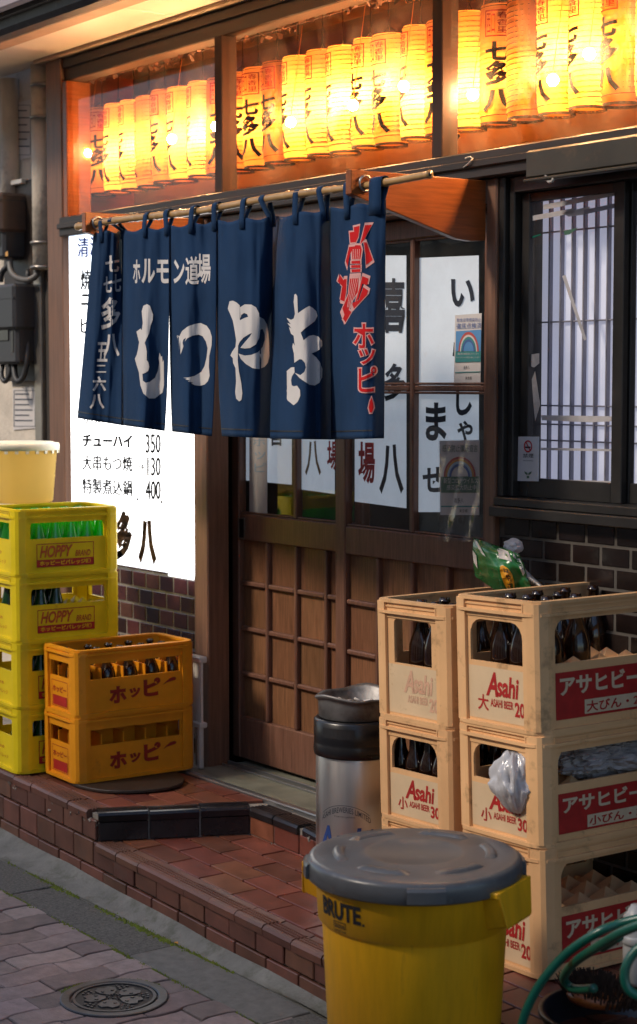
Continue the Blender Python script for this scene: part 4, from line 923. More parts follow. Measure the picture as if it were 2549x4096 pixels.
# ================================================================== NEIGHBOUR WALL
nb = thing('neighbour_building', (-7.4, .1, 0), 'neighbouring stucco wall with covered pipes and meters at the left edge', 'building')
bx('wall', (-9.5, .05, 0), (-6.735, .5, 4.4), 'stucco', nb, 0)
bx('corner_trim', (-6.734, .0, .1), (-6.668, .08, 2.97), 'metaltrim', nb, .004)
def pipe(u0, u1, v0, v1, y=.0, m='stucco', nm='pipe_cover'):
    a, b = PY(u0, 500, y), PY(u1, 500, y); zt, zb = PY((u0+u1)/2, v0, y).z, PY((u0+u1)/2, v1, y).z
    return MB().lathe([((b.x-a.x)*.5, zb), ((b.x-a.x)*.5, zt)], ((a.x+b.x)/2, y+.03, 0), 16).build(nm, m, nb, True)
pipe(77, 104, 150, 640, -.01); pipe(2, 22, 185, 480, -.01)
for v in (205, 282, 578, 636): 
    a = PY(76, v, -.012); MB().lathe([(.062, -.006), (.062, .006)], (a.x+.055, .02, a.z), 16).build('pipe_clip', 'metaltrim', nb, True)
bx('back_board', tuple(PY(25, 905, .045)), tuple(PY(100, 420, .02)), 'wood_dark', nb, .002)
bx('ledge', tuple(PY(25, 440, .0)), tuple(PY(76, 425, .05)), 'soffit', nb, .003)
# notices on stucco
for pts, lab, y in (([(36, 245), (75, 235), (75, 372), (37, 382)], 'grey printed notice high on the neighbouring wall between pipes', .045), ([(31, 922), (86, 918), (86, 1016), (32, 1020)], 'framed printed notice low on the neighbouring wall under the meters', .045)):
    t = notice('wall_notice', pts, y, lab, 'poster'); d = D2(); u0, v0 = pts[0]; u1, v1 = pts[2]
    for k in range(6): d.rect(u0+5, -(v0+(v1-v0)*(k+1)/7.5)-2, (u1-u0)*(.75 if k % 2 else .6), 3)
    d.frame(u0+2, -v1+4, u1-u0-4, v1-v0-8, 1.2); d.build('print', pixmap(y-.0015), 'grey_print', t, world=True)
# meters
def meter(u0, u1, v0, v1, lab, top):
    y0, y1 = -.10, .03; a = PY(u0, v1, y0); b = PY(u1, v0, y1); b.z = PY(u1-25, v0, y0).z; t = thing('electric_meter', ((a.x+b.x)/2, y1, a.z), lab, 'meter', 'electric meters on the neighbouring wall')
    zm = a.z+(b.z-a.z)*.55; w = b.x-a.x
    bx('terminal_box', (a.x+.03, y0+.02, a.z), (b.x-.015, y1, zm), 'meter', t, .012); bx('meter_body', (a.x, y0, zm-.04), (b.x, y1, b.z), 'meter_brown' if top else 'meter', t, .012)
    bx('lid_seam', (a.x-.001, y0-.002, zm+.09), (b.x+.001, y1, zm+.094), 'meter', t, 0); bx('terminal_window', (a.x+w*.35, y0+.015, a.z+.10), (a.x+w*.72, y0+.021, a.z+.16), 'black_plastic', t, .002)
    bx('cable_gland', (b.x-.06, y0+.017, a.z+.05), (b.x-.04, y0+.021, a.z+.14), 'alu_dark', t, .002)
    if top: D2().poly([(13, -598), (19, -596), (19, -608), (13, -608)]).build('seal_tag', pixmap(y0+.014), 'bag_orange', t, world=True)
    return t
meter(-40, 66, 447, 617, 'upper dark electric meter box with brown cover', True); meter(-40, 97, 668, 865, 'lower grey black electric meter box', False)
def cab(pts, r, lab, m='cable', y=-.02): 
    P = [PY(u, v, yy) for u, v, yy in pts]; Q = []
    for i in range(len(P)-1):
        p0, p1, p2, p3 = P[max(0, i-1)], P[i], P[i+1], P[min(len(P)-1, i+2)]
        for k in range(6):
            t = k/6; Q.append(.5*((2*p1)+(p2-p0)*t+(2*p0-5*p1+4*p2-p3)*t*t+(3*p1-p0-3*p2+p3)*t**3))
    Q.append(P[-1]); o = MB().tube(Q, r, 8).build('cable', m); return tag(o, lab, 'cable')
cab([(24, 612, -.04), (26, 640, -.05), (40, 658, -.05), (66, 664, -.04), (85, 655, -.02), (92, 640, .0)], .013, 'pale grey cable bending from the upper meter to the pipe', 'cable_grey')
cab([(8, 860, -.04), (4, 890, -.06), (12, 905, -.06), (22, 890, -.05), (26, 860, -.04)], .011, 'short black cable loop hanging under the lower meter, left')
cab([(34, 860, -.04), (36, 890, -.05), (44, 905, -.05), (58, 890, -.04), (66, 840, -.03), (68, 760, .0), (67, 640, .02)], .013, 'long black cable rising from under the lower meter along the board')
cab([(2, 668, -.06), (6, 645, -.06), (18, 632, -.05), (24, 616, -.04)], .012, 'black cable joining the upper and lower meters at the left')

# ================================================================== ACROSS THE STREET (seen only as reflections)
ob = thing('opposite_building', (-4, -7.2, 0), 'plain two storey building across the street, mirrored in the window glass', 'building')
bx('wall', (-16, -8.2, 0), (6, -7.2, 5.6), 'stucco', ob, 0); bx('eave', (-16.2, -8.3, 5.6), (6.2, -6.8, 5.75), 'wood_dark', ob, 0)
for k in range(7):
    x = -15+3*k; bx('window', (x, -7.199, 3.3), (x+1.6, -7.17, 4.6), 'alu_dark', ob, .01); bx('doorway', (x+.2, -7.199, .02), (x+1.9, -7.15, 2.2), 'wood_door', ob, .01)
# ================================================================== CRATES
def crate_mesh(W, L, H, op_f, op_s, fl, c=.035, t=.008, mats='cream', zin=.5, peaks=True, nx=4, ny=5, panel=None, rnd=.024, inset=.05):
    """open bottle crate; local origin at the bottom centre, short side to -Y"""
    body = MB()
    def outline(w, l, ch, n=3):
        pts = []
        for cx, cy, a0 in ((w/2-ch, l/2-ch, 0), (-w/2+ch, l/2-ch, 90), (-w/2+ch, -l/2+ch, 180), (w/2-ch, -l/2+ch, 270)):
            for k in range(n+1): a = R_(a0+90*k/n); pts.append((cx+ch*math.cos(a), cy+ch*math.sin(a)))
        return pts
    def ring(w, l, ch, z0, z1, tt):
        o = outline(w, l, ch); i = outline(w-2*tt, l-2*tt, max(ch-tt, .004)); n = len(o); vs = []
        for z in (z0, z1):
            vs += [(x, y, z) for x, y in o]; vs += [(x, y, z) for x, y in i]
        fs = []
        for k in range(n):
            k2 = (k+1) % n; fs += [(k, k2, 2*n+k2, 2*n+k), (n+k2, n+k, 3*n+k, 3*n+k2), (2*n+k, 2*n+k2, 3*n+k2, 3*n+k), (k2, k, n+k, n+k2)]
        body.add(vs, fs)
    def wall(ax, sgn, z0, z1, hole, half, tt):
        """wall between the corners on one side; ax 0: side along x at y=sgn*L/2 ; ax 1: along y at x=sgn*W/2"""
        a = half-c+.0005; (h0, h1) = hole; e = a-inset if ax == 0 else a-inset*1.2; r = rnd
        top = [(-e, h0)]+[(-e, h1-r)]+[(-e+r-r*math.cos(q), h1-r+r*math.sin(q)) for q in np.linspace(.3, math.pi/2, 4)]
        left = [(-a, z0), (0, z0), (0, h0)]+top+[(0, h1), (0, z1), (-a, z1)]
        for m in (1, -1):
            poly = []
            for s_, z in left:
                s_ *= m
                poly.append((s_, sgn*(L/2-tt*.0)-sgn*.002, z) if ax == 0 else (sgn*W/2-sgn*.002, s_, z))
            body.prism(poly, (0, -sgn*tt, 0) if ax == 0 else (-sgn*tt, 0, 0))
    zt = .95*H
    # floor, walls, corner pillars
    body.box((-W/2+.012, -L/2+.012, .004), (W/2-.012, L/2-.012, .010))
    for sgn in (-1, 1):
        wall(0, sgn, .008, H-.008, op_f, W/2, t); wall(1, sgn, .008, H-.008, op_s, L/2, t)
    for sx_ in (-1, 1):
        for sy_ in (-1, 1):
            pts = [(W/2-c, -L/2), (W/2-c*.62, -L/2-.0005), (W/2-.001, -L/2+c*.62), (W/2, -L/2+c)]
            o = [(W/2-c-.006, -L/2-.007), (W/2-c*.8, -L/2-.007), (W/2-.25*c+.003, -L/2+.02*c-.003), (W/2-.02*c+.003, -L/2+.25*c-.003), (W/2+.007, -L/2+c*.8), (W/2+.007, -L/2+c+.006), (W/2-.010, -L/2+c+.006), (W/2-.010, -L/2+c*.9), (W/2-c*.9, -L/2+.010), (W/2-c-.006, -L/2+.010)]
            body.prism([(x*sx_, -y*sy_, .006) for x, y in o], (0, 0, H-.012))
    ring(W+.020, L+.020, c+.006, -.001, .009, .024); ring(W+.022, L+.022, c+.006, fl*H, fl*H+.008, .018); ring(W+.016, L+.016, c+.006, H-.008, H, .024)
    ring(W+.002, L+.002, c, H-.05, H-.008, .012)
    for sg in (-1, 1):
        for q in (-1, 1):
            xx = q*(W/2-c-.004); body.box((xx-.0018, sg*(L/2+.001), fl*H+.008), (xx+.0018, sg*(L/2+.009), H-.008))
            yy = q*(L/2-c-.004); body.box((sg*(W/2+.001), yy-.0018, fl*H+.008), (sg*(W/2+.009), yy+.0018, H-.008))
        body.box((-W/2+c+.006, sg*(L/2+.0), .945*H-.002), (W/2-c-.006, sg*(L/2+.0045), .945*H+.002)); body.box((sg*(W/2+.0), -L/2+c+.006, .945*H-.002), (sg*(W/2+.0045), L/2-c-.006, .945*H+.002))
    # inner cells
    grid = MB(); zc = zin*H
    zs_ = zc-.034 if peaks else zc; xs_ = [-W/2+.014+(W-.028)*i/nx for i in range(nx+1)]; ys_ = [-L/2+.014+(L-.028)*j/ny for j in range(ny+1)]
    for x in xs_[1:-1]: grid.box((x-.002, -L/2+.012, .012), (x+.002, L/2-.012, zs_))
    for y in ys_[1:-1]: grid.box((-W/2+.012, y-.002, .012), (W/2-.012, y+.002, zs_-.0005))
    if peaks:
        for i, x in list(enumerate(xs_))[1:-1]:
            for j, y in list(enumerate(ys_))[1:-1]:
                px, py = (W-.028)/nx*.44, (L-.028)/ny*.44; xa, xb = (x if i == 0 else x-px), (x if i == nx else x+px); ya, yb = (y if j == 0 else y-py), (y if j == ny else y+py)
                grid.add([(xa, ya, zs_-.004), (xb, ya, zs_-.004), (xb, yb, zs_-.004), (xa, yb, zs_-.004), (x, y, zs_+.03)], [(0, 1, 4), (1, 2, 4), (2, 3, 4), (3, 0, 4), (3, 2, 1, 0)])
    else:
        for x in xs_[1:-1]:
            for j in range(ny): grid.prism([(x-.0021, ys_[j]+.012, zs_), (x-.0021, ys_[j+1]-.012, zs_), (x-.0021, ys_[j+1]-.03, zs_+.02), (x-.0021, ys_[j]+.03, zs_+.02)], (.0042, 0, 0))
    return body, grid
def crate(name, M4, dims, mat_, label, cat, group, kindf, cfg):
    W, L, H = dims
    t = thing(name, (0, 0, 0), label, cat, group, rot=M4)
    body, grid = crate_mesh(W, L, H, mats=mat_, **cfg)
    body.build('crate_body', mat_, t, bevel=.0); grid.build('cell_divider', mat_, t)
    kindf(t, W, L, H); return t
fr = lambda W, L, e=.0016: (lambda x, z: (x, -L/2+.002-e, z))         # front short face, x to the right
sd = lambda W, L, e=.0016: (lambda y, z: (W/2-.002+e, y, z))          # right long face, y away from the street
def asahi(size, num, small, faded=False):
    def f(t, W, L, H):
        a = W/2-.046
        if True:
            d = D2(); d.rect(-a+.004, .016, 2*a-.008, .47*H-.02); d.build('label_panel', fr(W, L, .0008), 'cream_panel', t)
        pr = 'print_faded' if faded else 'print_red'
        d = D2(); d.text('A', -.13*W, .235*H, .15*W, .19*H, .03, .25); d.text('sahi', .005*W, .24*H, .27*W, .165*H, .03, .15)
        d.text('ASAHI BEER', -.075*W, .155*H, .28*W, .062*H, .02); d.text(num, .222*W, .105*H, .12*W, .115*H, .03)
        if not faded: d.text(size, -.235*W, .115*H, .135*W, .125*H, .02)
        d.build('red_print', fr(W, L), pr, t)
        b = L/2-.046
        d = D2(); d.rect(-b*.93, .09*H, b*1.86, .36*H); d.build('red_panel', sd(W, L, .001), 'print_red', t)
        d = D2(); d.text('アサヒビール', -b*.86, .27*H, b*1.7, .15*H, .035); d.rect(-b*.45, .11*H, b*1.3, .11*H); d.build('white_print', sd(W, L, .0018), 'print_cream', t)
        d = D2(); d.text(small, -b*.42, .122*H, b*1.22, .085*H, .02); d.build('red_print', sd(W, L, .0024), 'print_red', t)
    return f
def hoppy_y(t, W, L, H):
    b = L/2-.06
    d = D2(); x0, w = -b*.88, b*1.62; z0 = .115*H; h = .355*H
    d.frame(x0, z0, w, h, .0028); d.rect(x0, z0, w, h*.32); d.build('red_print', sd(W, L), 'print_red', t)
    d = D2(); d.text('HOPPY', x0+w*.05, z0+h*.40, w*.58, h*.52, .035, .3); d.text('BRAND', x0+w*.67, z0+h*.40, w*.27, h*.26, .025, .3); d.build('red_print', sd(W, L, .0019), 'print_orange', t)
    d = D2(); d.text('ホッピービバレッジ㈱', x0+w*.05, z0+h*.07, w*.89, h*.20, .03); d.build('pale_print', sd(W, L, .0024), 'yellow', t)
    d = D2(); d.text('固形禁', -.045, .30*H, .05, .045*H, .0); d.text('ビバレッジ', -.05, .16*H, .09, .06*H, .0); d.build('red_print', fr(W, L), 'print_orange', t)
def hoppy_o(t, W, L, H):
    b = L/2-.06; d = D2()
    s = [('ホ', -.62, .15, .40, .26), ('ッ', -.16, .21, .26, .15), ('ピ', .17, .20, .40, .28)]
    for ch, x, z, w, h in s: d.text(ch, b*x, z*H, b*w, h*H, .05)
    d.poly([(b*.62, .35*H), (b*.72, .385*H), (b*.92, .41*H), (b*.95, .44*H), (b*.9, .46*H), (b*.8, .45*H), (b*.7, .40*H)]); d.build('red_print', sd(W, L), 'print_dark', t)
    d = D2(); d.frame(-.07, .08*H, .13, .40*H, .002); d.rect(-.062, .10*H, .114, .15*H); d.text('ホッピー', -.062, .30*H, .11, .10*H, .02); d.build('red_print', fr(W, L), 'print_red', t)
AC = dict(op_f=None, op_s=None, fl=.885, c=.04, nx=4, ny=5, zin=.53, rnd=.042, inset=.018)
def stack(corner, z0, rz, rx, ry_, W, L, items, mat_, name, cat, group, cfg0, front=True):
    Mx = Matrix.Rotation(rz, 4, 'Z') @ Matrix.Rotation(rx, 4, 'X') @ Matrix.Rotation(ry_, 4, 'Y'); out = []; h = 0
    for (H, lab, kf, cf) in items:
        m4 = Matrix.Translation(Vector((corner[0], corner[1], z0))) @ Mx @ Matrix.Translation(Vector((-W/2+jit(.002), L/2+jit(.002), h+.001)))
        cfg = dict(cfg0); cfg.update(cf)
        out.append(crate(name, m4, (W, L, H), mat_, lab, cat, group, kf, cfg)); h += H
    return out
big = dict(op_f=(.50*.33, .83*.33), op_s=(.52*.33, .87*.33)); sml = dict(op_f=(.50*.285, .82*.285), op_s=(.53*.285, .86*.285), nx=5, ny=6, zin=.55)
AR = stack((-3.108, -.468), ZL+.004, -.045, .006, -.036, .322, .49, [
    (.332, 'cream beer crate printed Asahi 20, bottom of the right stack behind the yellow bin', asahi('大', '20', '大びん・20本'), big),
    (.284, 'cream beer crate holding a white plastic bag, middle of the right stack', asahi('小', '30', '小びん・30本'), sml),
    (.332, 'cream beer crate with few brown bottles, top of the right stack', asahi('大', '20', '大びん・20本'), big)], 'cream', 'beer_crate', 'crate', 'stacked cream beer crates', AC)
AL = stack((-3.487, -.438), ZL+.004, -.02, .006, -.03, .315, .46, [
    (.284, 'cream beer crate at the bottom of the left stack, mostly hidden by the bin', asahi('小', '30', '小びん・30本'), sml),
    (.284, 'cream beer crate full of small bottles, printed 30, middle of the left stack', asahi('小', '30', '小びん・30本'), sml),
    (.330, 'cream beer crate with faded print, top of the left stack by the door', asahi('大', '20', '大びん・20本', True), dict(op_f=(.47*.33, .84*.33), op_s=(.52*.33, .87*.33), inset=.036, rnd=.012))], 'cream', 'beer_crate', 'crate', 'stacked cream beer crates', AC)
YC = dict(op_f=(.53*.236, .83*.236), op_s=(.545*.236, .845*.236), fl=.862, c=.04, nx=4, ny=6, zin=.56, rnd=.03, inset=.012)
YW, YLn = .272, .40
Y4 = stack((-5.592, -.662), ZU+.004, -.04, .0, .002, YW, YLn, [
    (.2365, 'yellow bottle crate at the bottom of the yellow stack', hoppy_y, YC), (.2365, 'yellow bottle crate second from the bottom, partly behind the orange crates', hoppy_y, YC),
    (.2365, 'yellow bottle crate with half its bottles gone, second from the top', hoppy_y, YC), (.2365, 'yellow bottle crate full of green bottles at the top of its stack', hoppy_y, YC)], 'yellow', 'bottle_crate', 'crate', 'stacked yellow bottle crates', YC)
OC = dict(op_f=(.54*.232, .88*.232), op_s=(.54*.232, .895*.232), fl=.905, c=.04, nx=3, ny=5, zin=.70, peaks=False, rnd=.03, inset=.012)
OW, OLn = .268, .46
mb = MB(); n = 30
mb.prism([(-5.30+(.215+.012*math.sin(3*q))*math.cos(q), -.40+(.20+.012*math.sin(2*q+1))*math.sin(q), ZU+.001) for q in np.linspace(0, 2*math.pi, n+1)[:-1]], (0, 0, .011))
tag(mb.build('round_board', 'wood_dark', bevel=.002), 'dark worn round board lying under the orange crates on the step', 'board')
O2 = stack((-5.300, -.588), ZU+.0135, -.055, .003, -.014, OW, OLn, [
    (.231, 'empty orange bottle crate on the step under another orange crate', hoppy_o, OC), (.231, 'orange bottle crate with brown bottles standing on another orange crate', hoppy_o, OC)], 'orange', 'bottle_crate', 'crate', 'stacked orange bottle crates', OC)
# ---------------- bottles
def bottle_mesh(h, r, kind):
    n = .37 if kind == 'b' else .33; q = .0135 if kind == 'b' else .0125
    p = [(r*.86, 0), (r, .006), (r, h*.56), (r*.97, h*.61), (r*.80, h*.68), (r*.58, h*.745), (q*1.2, h*.80), (q, h*.90), (q*.95, h*.955), (q*1.22, h*.958), (q*1.22, h*.978), (q*1.05, h*.982), (q*1.05, h), (q*.75, h), (q*.7, h*.96)]
    return MB().lathe(p, n=16)
def hop_mesh(h, r):
    p = [(r*.86, 0), (r, .006), (r, h*.46), (r*.9, h*.56), (r*.68, h*.68), (r*.50, h*.80), (r*.44, h*.90), (r*.46, h*.955), (r*.55, h*.958), (r*.55, h*.985), (r*.47, h), (r*.38, h)]
    return MB().lathe(p, n=14)
bot = {}
def put_bottle(key, crate_o, dims, nx, ny, i, j, label, group, m, mesh, cap=None):
    W, L = dims; x = -W/2+.014+(W-.028)*(i+.5)/nx; y = -L/2+.014+(L-.028)*(j+.5)/ny
    mt = wm(crate_o) @ Matrix.Translation((x+jit(.003), y+jit(.003), .012)) @ Euler((jit(.025), jit(.025), random.uniform(0, 6))).to_matrix().to_4x4()
    if key not in bot: o = mesh().build('bottle', m); bot[key] = o
    else: o = bpy.data.objects.new('bottle', bot[key].data); link(o)
    o.matrix_basis = mt; tag(o, label, 'bottle', group)
bb = lambda: bottle_mesh(.316, .0365, 'b'); sbm = lambda: bottle_mesh(.238, .0285, 's'); hb = lambda: hop_mesh(.212, .0295); hbo = lambda: bottle_mesh(.205, .031, 'o')
dA, dL = (.322, .49), (.315, .46)
for (i, j) in ((0, 1), (0, 2), (0, 3), (0, 4), (0, 0), (1, 0), (2, 0), (1, 1), (2, 1), (1, 2), (2, 2)): 
    if (i, j) in ((0, 0),): continue
    put_bottle('big', AR[2], dA, 4, 5, i, j, 'brown beer bottle standing in the topmost crate of the right stack', 'brown bottles in the top crate of the right stack', 'brown_glass', bb)
for (i, j) in ((1, 0), (2, 0), (3, 0), (2, 1), (3, 1), (1, 1), (1, 2), (3, 2)): put_bottle('big', AL[2], dL, 4, 5, i, j, 'brown beer bottle standing in the topmost crate of the left stack', 'brown bottles in the top crate of the left stack', 'brown_glass', bb)
for i in range(5):
    for j in range(3): put_bottle('small', AL[1], dL, 5, 6, i, j, 'small brown beer bottle in the middle crate of the left stack', 'small brown bottles in the middle crate of the left stack', 'brown_glass', sbm)
dY, dO = (YW, YLn), (OW, OLn)
for j in range(6):
    for i in (0, 1, 2, 3): put_bottle('hop', Y4[3], dY, 4, 6, i, j, 'green bottle standing in the topmost yellow crate', 'green bottles in the topmost yellow crate', 'green_glass', hb)
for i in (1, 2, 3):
    for j in (0, 1, 2): put_bottle('hopd', Y4[2], dY, 4, 6, i, j, 'shade-toned green bottle in the half empty yellow crate', 'green bottles in the half empty yellow crate', 'shaded_green_glass', hb)
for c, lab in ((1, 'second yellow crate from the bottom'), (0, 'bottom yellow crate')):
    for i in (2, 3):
        for j in (0, 1, 2): put_bottle('hopd', Y4[c], dY, 4, 6, i, j, 'shade-toned green bottle in the '+lab, 'green bottles in the '+lab, 'shaded_green_glass', hb)
for i in (0, 1, 2):
    for j in range(5): put_bottle('hopo', O2[1], dO, 3, 5, i, j, 'brown bottle between dividers in the upper orange crate', 'brown bottles in the upper orange crate', 'brown_glass', hbo)
# ---------------- bucket on the yellow stack
c = PY(36, 1190, -.45); zb = ZU+.004+4*.2365+.002
bk = thing('lidded_bucket', (-5.97, -.46, zb), 'white plastic bucket with cream lid standing on the yellow crates', 'bucket')
MB().lathe([(.02, 0), (.155, 0), (.16, .006), (.182, .205)], n=40, cap=False).build('pail', 'bucket', bk)
MB().lathe([(.02, .222), (.10, .224), (.105, .230), (.165, .231), (.172, .226), (.192, .226), (.194, .218), (.194, .200), (.188, .200), (.186, .214), (.02, .214)], n=48, cap=False).build('bucket_lid', 'bucket_lid', bk)
mb = MB()
for k in range(24): a = 2*math.pi*k/24; mb.box((-.004, -.008, .188), (.004, .008, .2005), Matrix.Rotation(a, 4, 'Z') @ Matrix.Translation((.189, 0, 0)))
mb.build('lid_tab', 'bucket_lid', bk); bk.scale = (.78, .78, .98)
# white ribbed rack behind the orange crates
rk = thing('drain_rack', (-5.36, -.07, ZU), 'white ribbed plastic rack leaning behind the orange crates', 'rack')
mb = MB()
pA, pB = PY(448, 1566, -.08), PY(478, 1566, -.08)
for k in range(9): 
    x = pA.x+(pB.x-pA.x)*k/8; mb.box((x-.004, -.085, .42), (x+.003, -.075, pA.z))
MB_ = mb.build('rib', 'rack', rk, True); MB_['kind'] = 'stuff'
bx('rack_rim', (pA.x-.01, -.092, pA.z), (pB.x+.01, -.06, pA.z+.022), 'rack', rk, .004); bx('rack_base', (pA.x-.01, -.092, .40), (pB.x+.01, -.06, .42), 'rack', rk, .004); bx('rack_leg', (pA.x, -.088, ZU), (pA.x+.02, -.07, .40), 'rack', rk, .003); bx('rack_leg', (pB.x-.02, -.088, ZU), (pB.x, -.07, .40), 'rack', rk, .003)
# ---------------- keg and ashtray
kg = thing('beer_keg', (-4.195, -.225, ZL), 'steel beer keg with black plastic top standing by the door', 'keg')
MB().lathe([(.10, 0), (.108, .01), (.112, .03), (.112, .362), (.110, .368)], n=48).build('steel_barrel', 'steel', kg)
col_ = MB().lathe([(.108, .364), (.1175, .366), (.119, .385), (.1175, .400), (.1165, .404), (.1175, .410), (.1175, .470), (.110, .478), (.100, .476), (.097, .44), (.03, .435)], n=48, cap=False).build('top_collar', 'black_plastic', kg)
for aa in (math.atan2(CAM.y+.225, CAM.x+4.185)-.45, math.atan2(CAM.y+.225, CAM.x+4.185)+2.69): MB().prism([(.1178*math.cos(q), .1178*math.sin(q), .428) for q in np.linspace(aa-.42, aa+.42, 9)]+[(.112*math.cos(q), .112*math.sin(q), .428) for q in np.linspace(aa+.42, aa-.42, 9)], (0, 0, .030)).build('grip_slot', 'black_ink', kg)  # solid black inset stands for the shade in the hand hole
MB().lathe([(.110, .0), (.117, .002), (.117, .03), (.1125, .034)], n=48, cap=False).build('bottom_ring', 'black_plastic', kg)
km = lambda a0: (lambda x, z: (.1128*math.sin(x/.1128+a0), -.1128*math.cos(x/.1128+a0), z)); A0 = .62
d = D2(); d.text('Asahi', -.085, .075, .17, .085, .03, .15); d.build('blue_print', km(A0), 'blue_print', kg, cuts=((0, np.arange(-.09, .09, .012)),))
kg.scale = (1.10, 1.10, 1)
d = D2(); vs, fs, _ = txt('ASAHI BREWERIES LIMITED', .005); d.add([(-.075+.15*a, .205+.017*b-.035*(2*a-1)**2) for a, b in vs], fs); d.text('TOKYO JAPAN', -.03, .188, .06, .006); d.arc(0, .13, .096, .0975, .75, 2.4, 20); d.build('grey_print', km(A0), 'grey_print', kg, cuts=((0, np.arange(-.09, .09, .012)),))
bx('seal_label', (-.105, -.06, .36), (-.06, -.03, .372), 'alu', kg, .002, False) if False else None
ash = thing('ashtray_bowl', (-4.195, -.225, ZL+.4765), 'battered aluminium bowl used as an ashtray on the keg', 'ashtray')
mb = MB(); n = 48; prof = [(.108, 0), (.114, .004), (.115, .050), (.116, .060), (.123, .063), (.125, .069), (.121, .072), (.112, .064), (.106, .012), (.02, .010)]; vs = []; fs = []
for pi_, (r, z) in enumerate(prof):
    for k in range(n):
        a = 2*math.pi*k/n; dent = (.009*math.exp(-((a-5.75)/.30)**2) + .007*math.sin(2*a+.6)+.004*math.sin(5*a)) * (max(0, z-.02)/.045)
        rr = r*(1+.02*math.sin(3*a+1)*min(1, z/.05)); vs.append((rr*math.cos(a), rr*math.sin(a), z-dent*.9))
for i in range(len(prof)-1):
    for k in range(n): k2 = (k+1) % n; fs.append((i*n+k, i*n+k2, (i+1)*n+k2, (i+1)*n+k))
fs.append(tuple(range(n))[::-1]); fs.append(tuple(range((len(prof)-1)*n, len(prof)*n))); mb.add(vs, fs, True).build('bowl', 'dull_alu', ash)
MB().lathe([(.01, .026), (.06, .034), (.107, .030)], n=24, cap=False).build('ash_bed', 'ash', ash)
mb = MB()
for k in range(22):
    a = random.uniform(0, 6.28); r = random.uniform(0, .07); c = Vector((r*math.cos(a), r*math.sin(a), .040)); e = Vector((jit(1), jit(1), jit(.4))).normalized()*.016; mb.tube([c-e, c+e], .0038, 6)
tag(mb.build('cigarette_butt', 'poster', ash), kind='stuff')
# ---------------- bags
def bag(name, c, sx_, sy_, sz_, m, label, seed, amp=.35, sub=5, smooth=False):
    bm = bmesh.new(); bmesh.ops.create_icosphere(bm, subdivisions=sub, radius=1)
    for v in bm.verts:
        p = v.co.copy(); q = p*2.2+Vector((seed, 0, 0)); d = 1+amp*noise.noise(q)-amp*.7*abs(noise.noise(q*2.2))-amp*.55*abs(noise.noise(q*4.5+Vector((3, 1, 0))))-amp*.12*abs(noise.noise(q*9))
        v.co = Vector((p.x*sx_*d, p.y*sy_*d, p.z*sz_*d))
    me = bpy.data.meshes.new(name); bm.to_mesh(me); bm.free(); me.materials.append(M[m]); me.polygons.foreach_set('use_smooth', [smooth]*len(me.polygons))
    o = bpy.data.objects.new(name, me); link(o); o.location = c; return tag(o, label, 'bag')
m4 = wm(AR[1])
pb = thing('plastic_bag', m4 @ Vector((.058, -.246, .150)), 'crumpled white plastic bag hanging out of the middle right crate', 'bag')
vs = []; fs = []; na, nz = 64, 34
for j in range(nz+1):
    t = j/nz
    for k in range(na):
        a = 2*math.pi*k/na; r = .010+.046*math.sin(math.pi*min(1, .06+.90*t))**.75
        n1 = noise.noise((math.cos(a)*2.2, math.sin(a)*2.2, t*4)); n2 = abs(noise.noise((math.cos(a)*4+3, math.sin(a)*4, t*3.5)))
        r *= 1+.10*math.sin(7*a+3*t+2*n1)*(1-.5*t)+.30*n1-.38*n2+.05*math.sin(17*a-9*t)
        vs.append((r*math.cos(a)*1.1+.010*t, r*math.sin(a)*.72-.012*math.sin(math.pi*t), .078-.150*t+.010*n1))
for j in range(nz):
    for k in range(na): k2 = (k+1) % na; fs.append((j*na+k, j*na+k2, (j+1)*na+k2, (j+1)*na+k))
fs.append(tuple(range(na))[::-1]); fs.append(tuple(range(nz*na, (nz+1)*na))); MB().add(vs, fs, True).build('film', 'bag_white', pb)
bag('plastic_sheet', m4 @ Vector((.06, .05, .185)), .095, .17, .062, 'bag_grey', 'crumpled grey plastic sheeting stuffed inside the middle right crate', 9, .3)
# green printed sack on the left stack
gs = thing('printed_sack', tuple(PY(1200, 1405, -.16)), 'green printed produce sack with orange oval, slumped on the left beer crates', 'bag')
cor = [[(1123, 1275), (1160, 1288), (1195, 1300), (1232, 1315)], [(1122, 1308), (1162, 1318), (1205, 1328), (1243, 1340)], [(1124, 1345), (1165, 1352), (1212, 1360), (1252, 1370)], [(1128, 1368), (1172, 1398), (1215, 1410), (1262, 1398)]]
NU = 18
def sackpt(a, b, y0, bul):
    fa, fb = a*3, b*3; i, j = min(2, int(fb)), min(2, int(fa)); s, t = fa-j, fb-i
    q = lambda r, c: Vector(cor[r][c]); p = (q(i, j)*(1-s)+q(i, j+1)*s)*(1-t)+(q(i+1, j)*(1-s)+q(i+1, j+1)*s)*t
    w = noise.noise((a*3, b*3, 5))*.018+abs(noise.noise((a*6, b*5, 2)))*.012
    return PY(p.x, p.y, y0-bul*math.sin(math.pi*a)**.6*math.sin(math.pi*min(1, b*1.0))**.6+w)
for y0, bul, nm, m in ((-.15, .045, 'front_film', 'bag_green'), (-.145, -.03, 'back_film', 'bag_clear')):
    vs = [sackpt(a/NU, b/NU, y0, bul) for b in range(NU+1) for a in range(NU+1)]; fs = [(b*(NU+1)+a, b*(NU+1)+a+1, (b+1)*(NU+1)+a+1, (b+1)*(NU+1)+a) for b in range(NU) for a in range(NU)]
    MB().add(vs, fs, True).build(nm, m, gs, True)
def sack_print(d, m, nm, off=-.003): return d.build(nm, lambda a, b: sackpt(a, 1-b, -.15, .045)+Vector((0, off, 0)), m, gs, cuts=((0, np.arange(.05, 1, .06)), (1, np.arange(.05, 1, .06))), world=True)
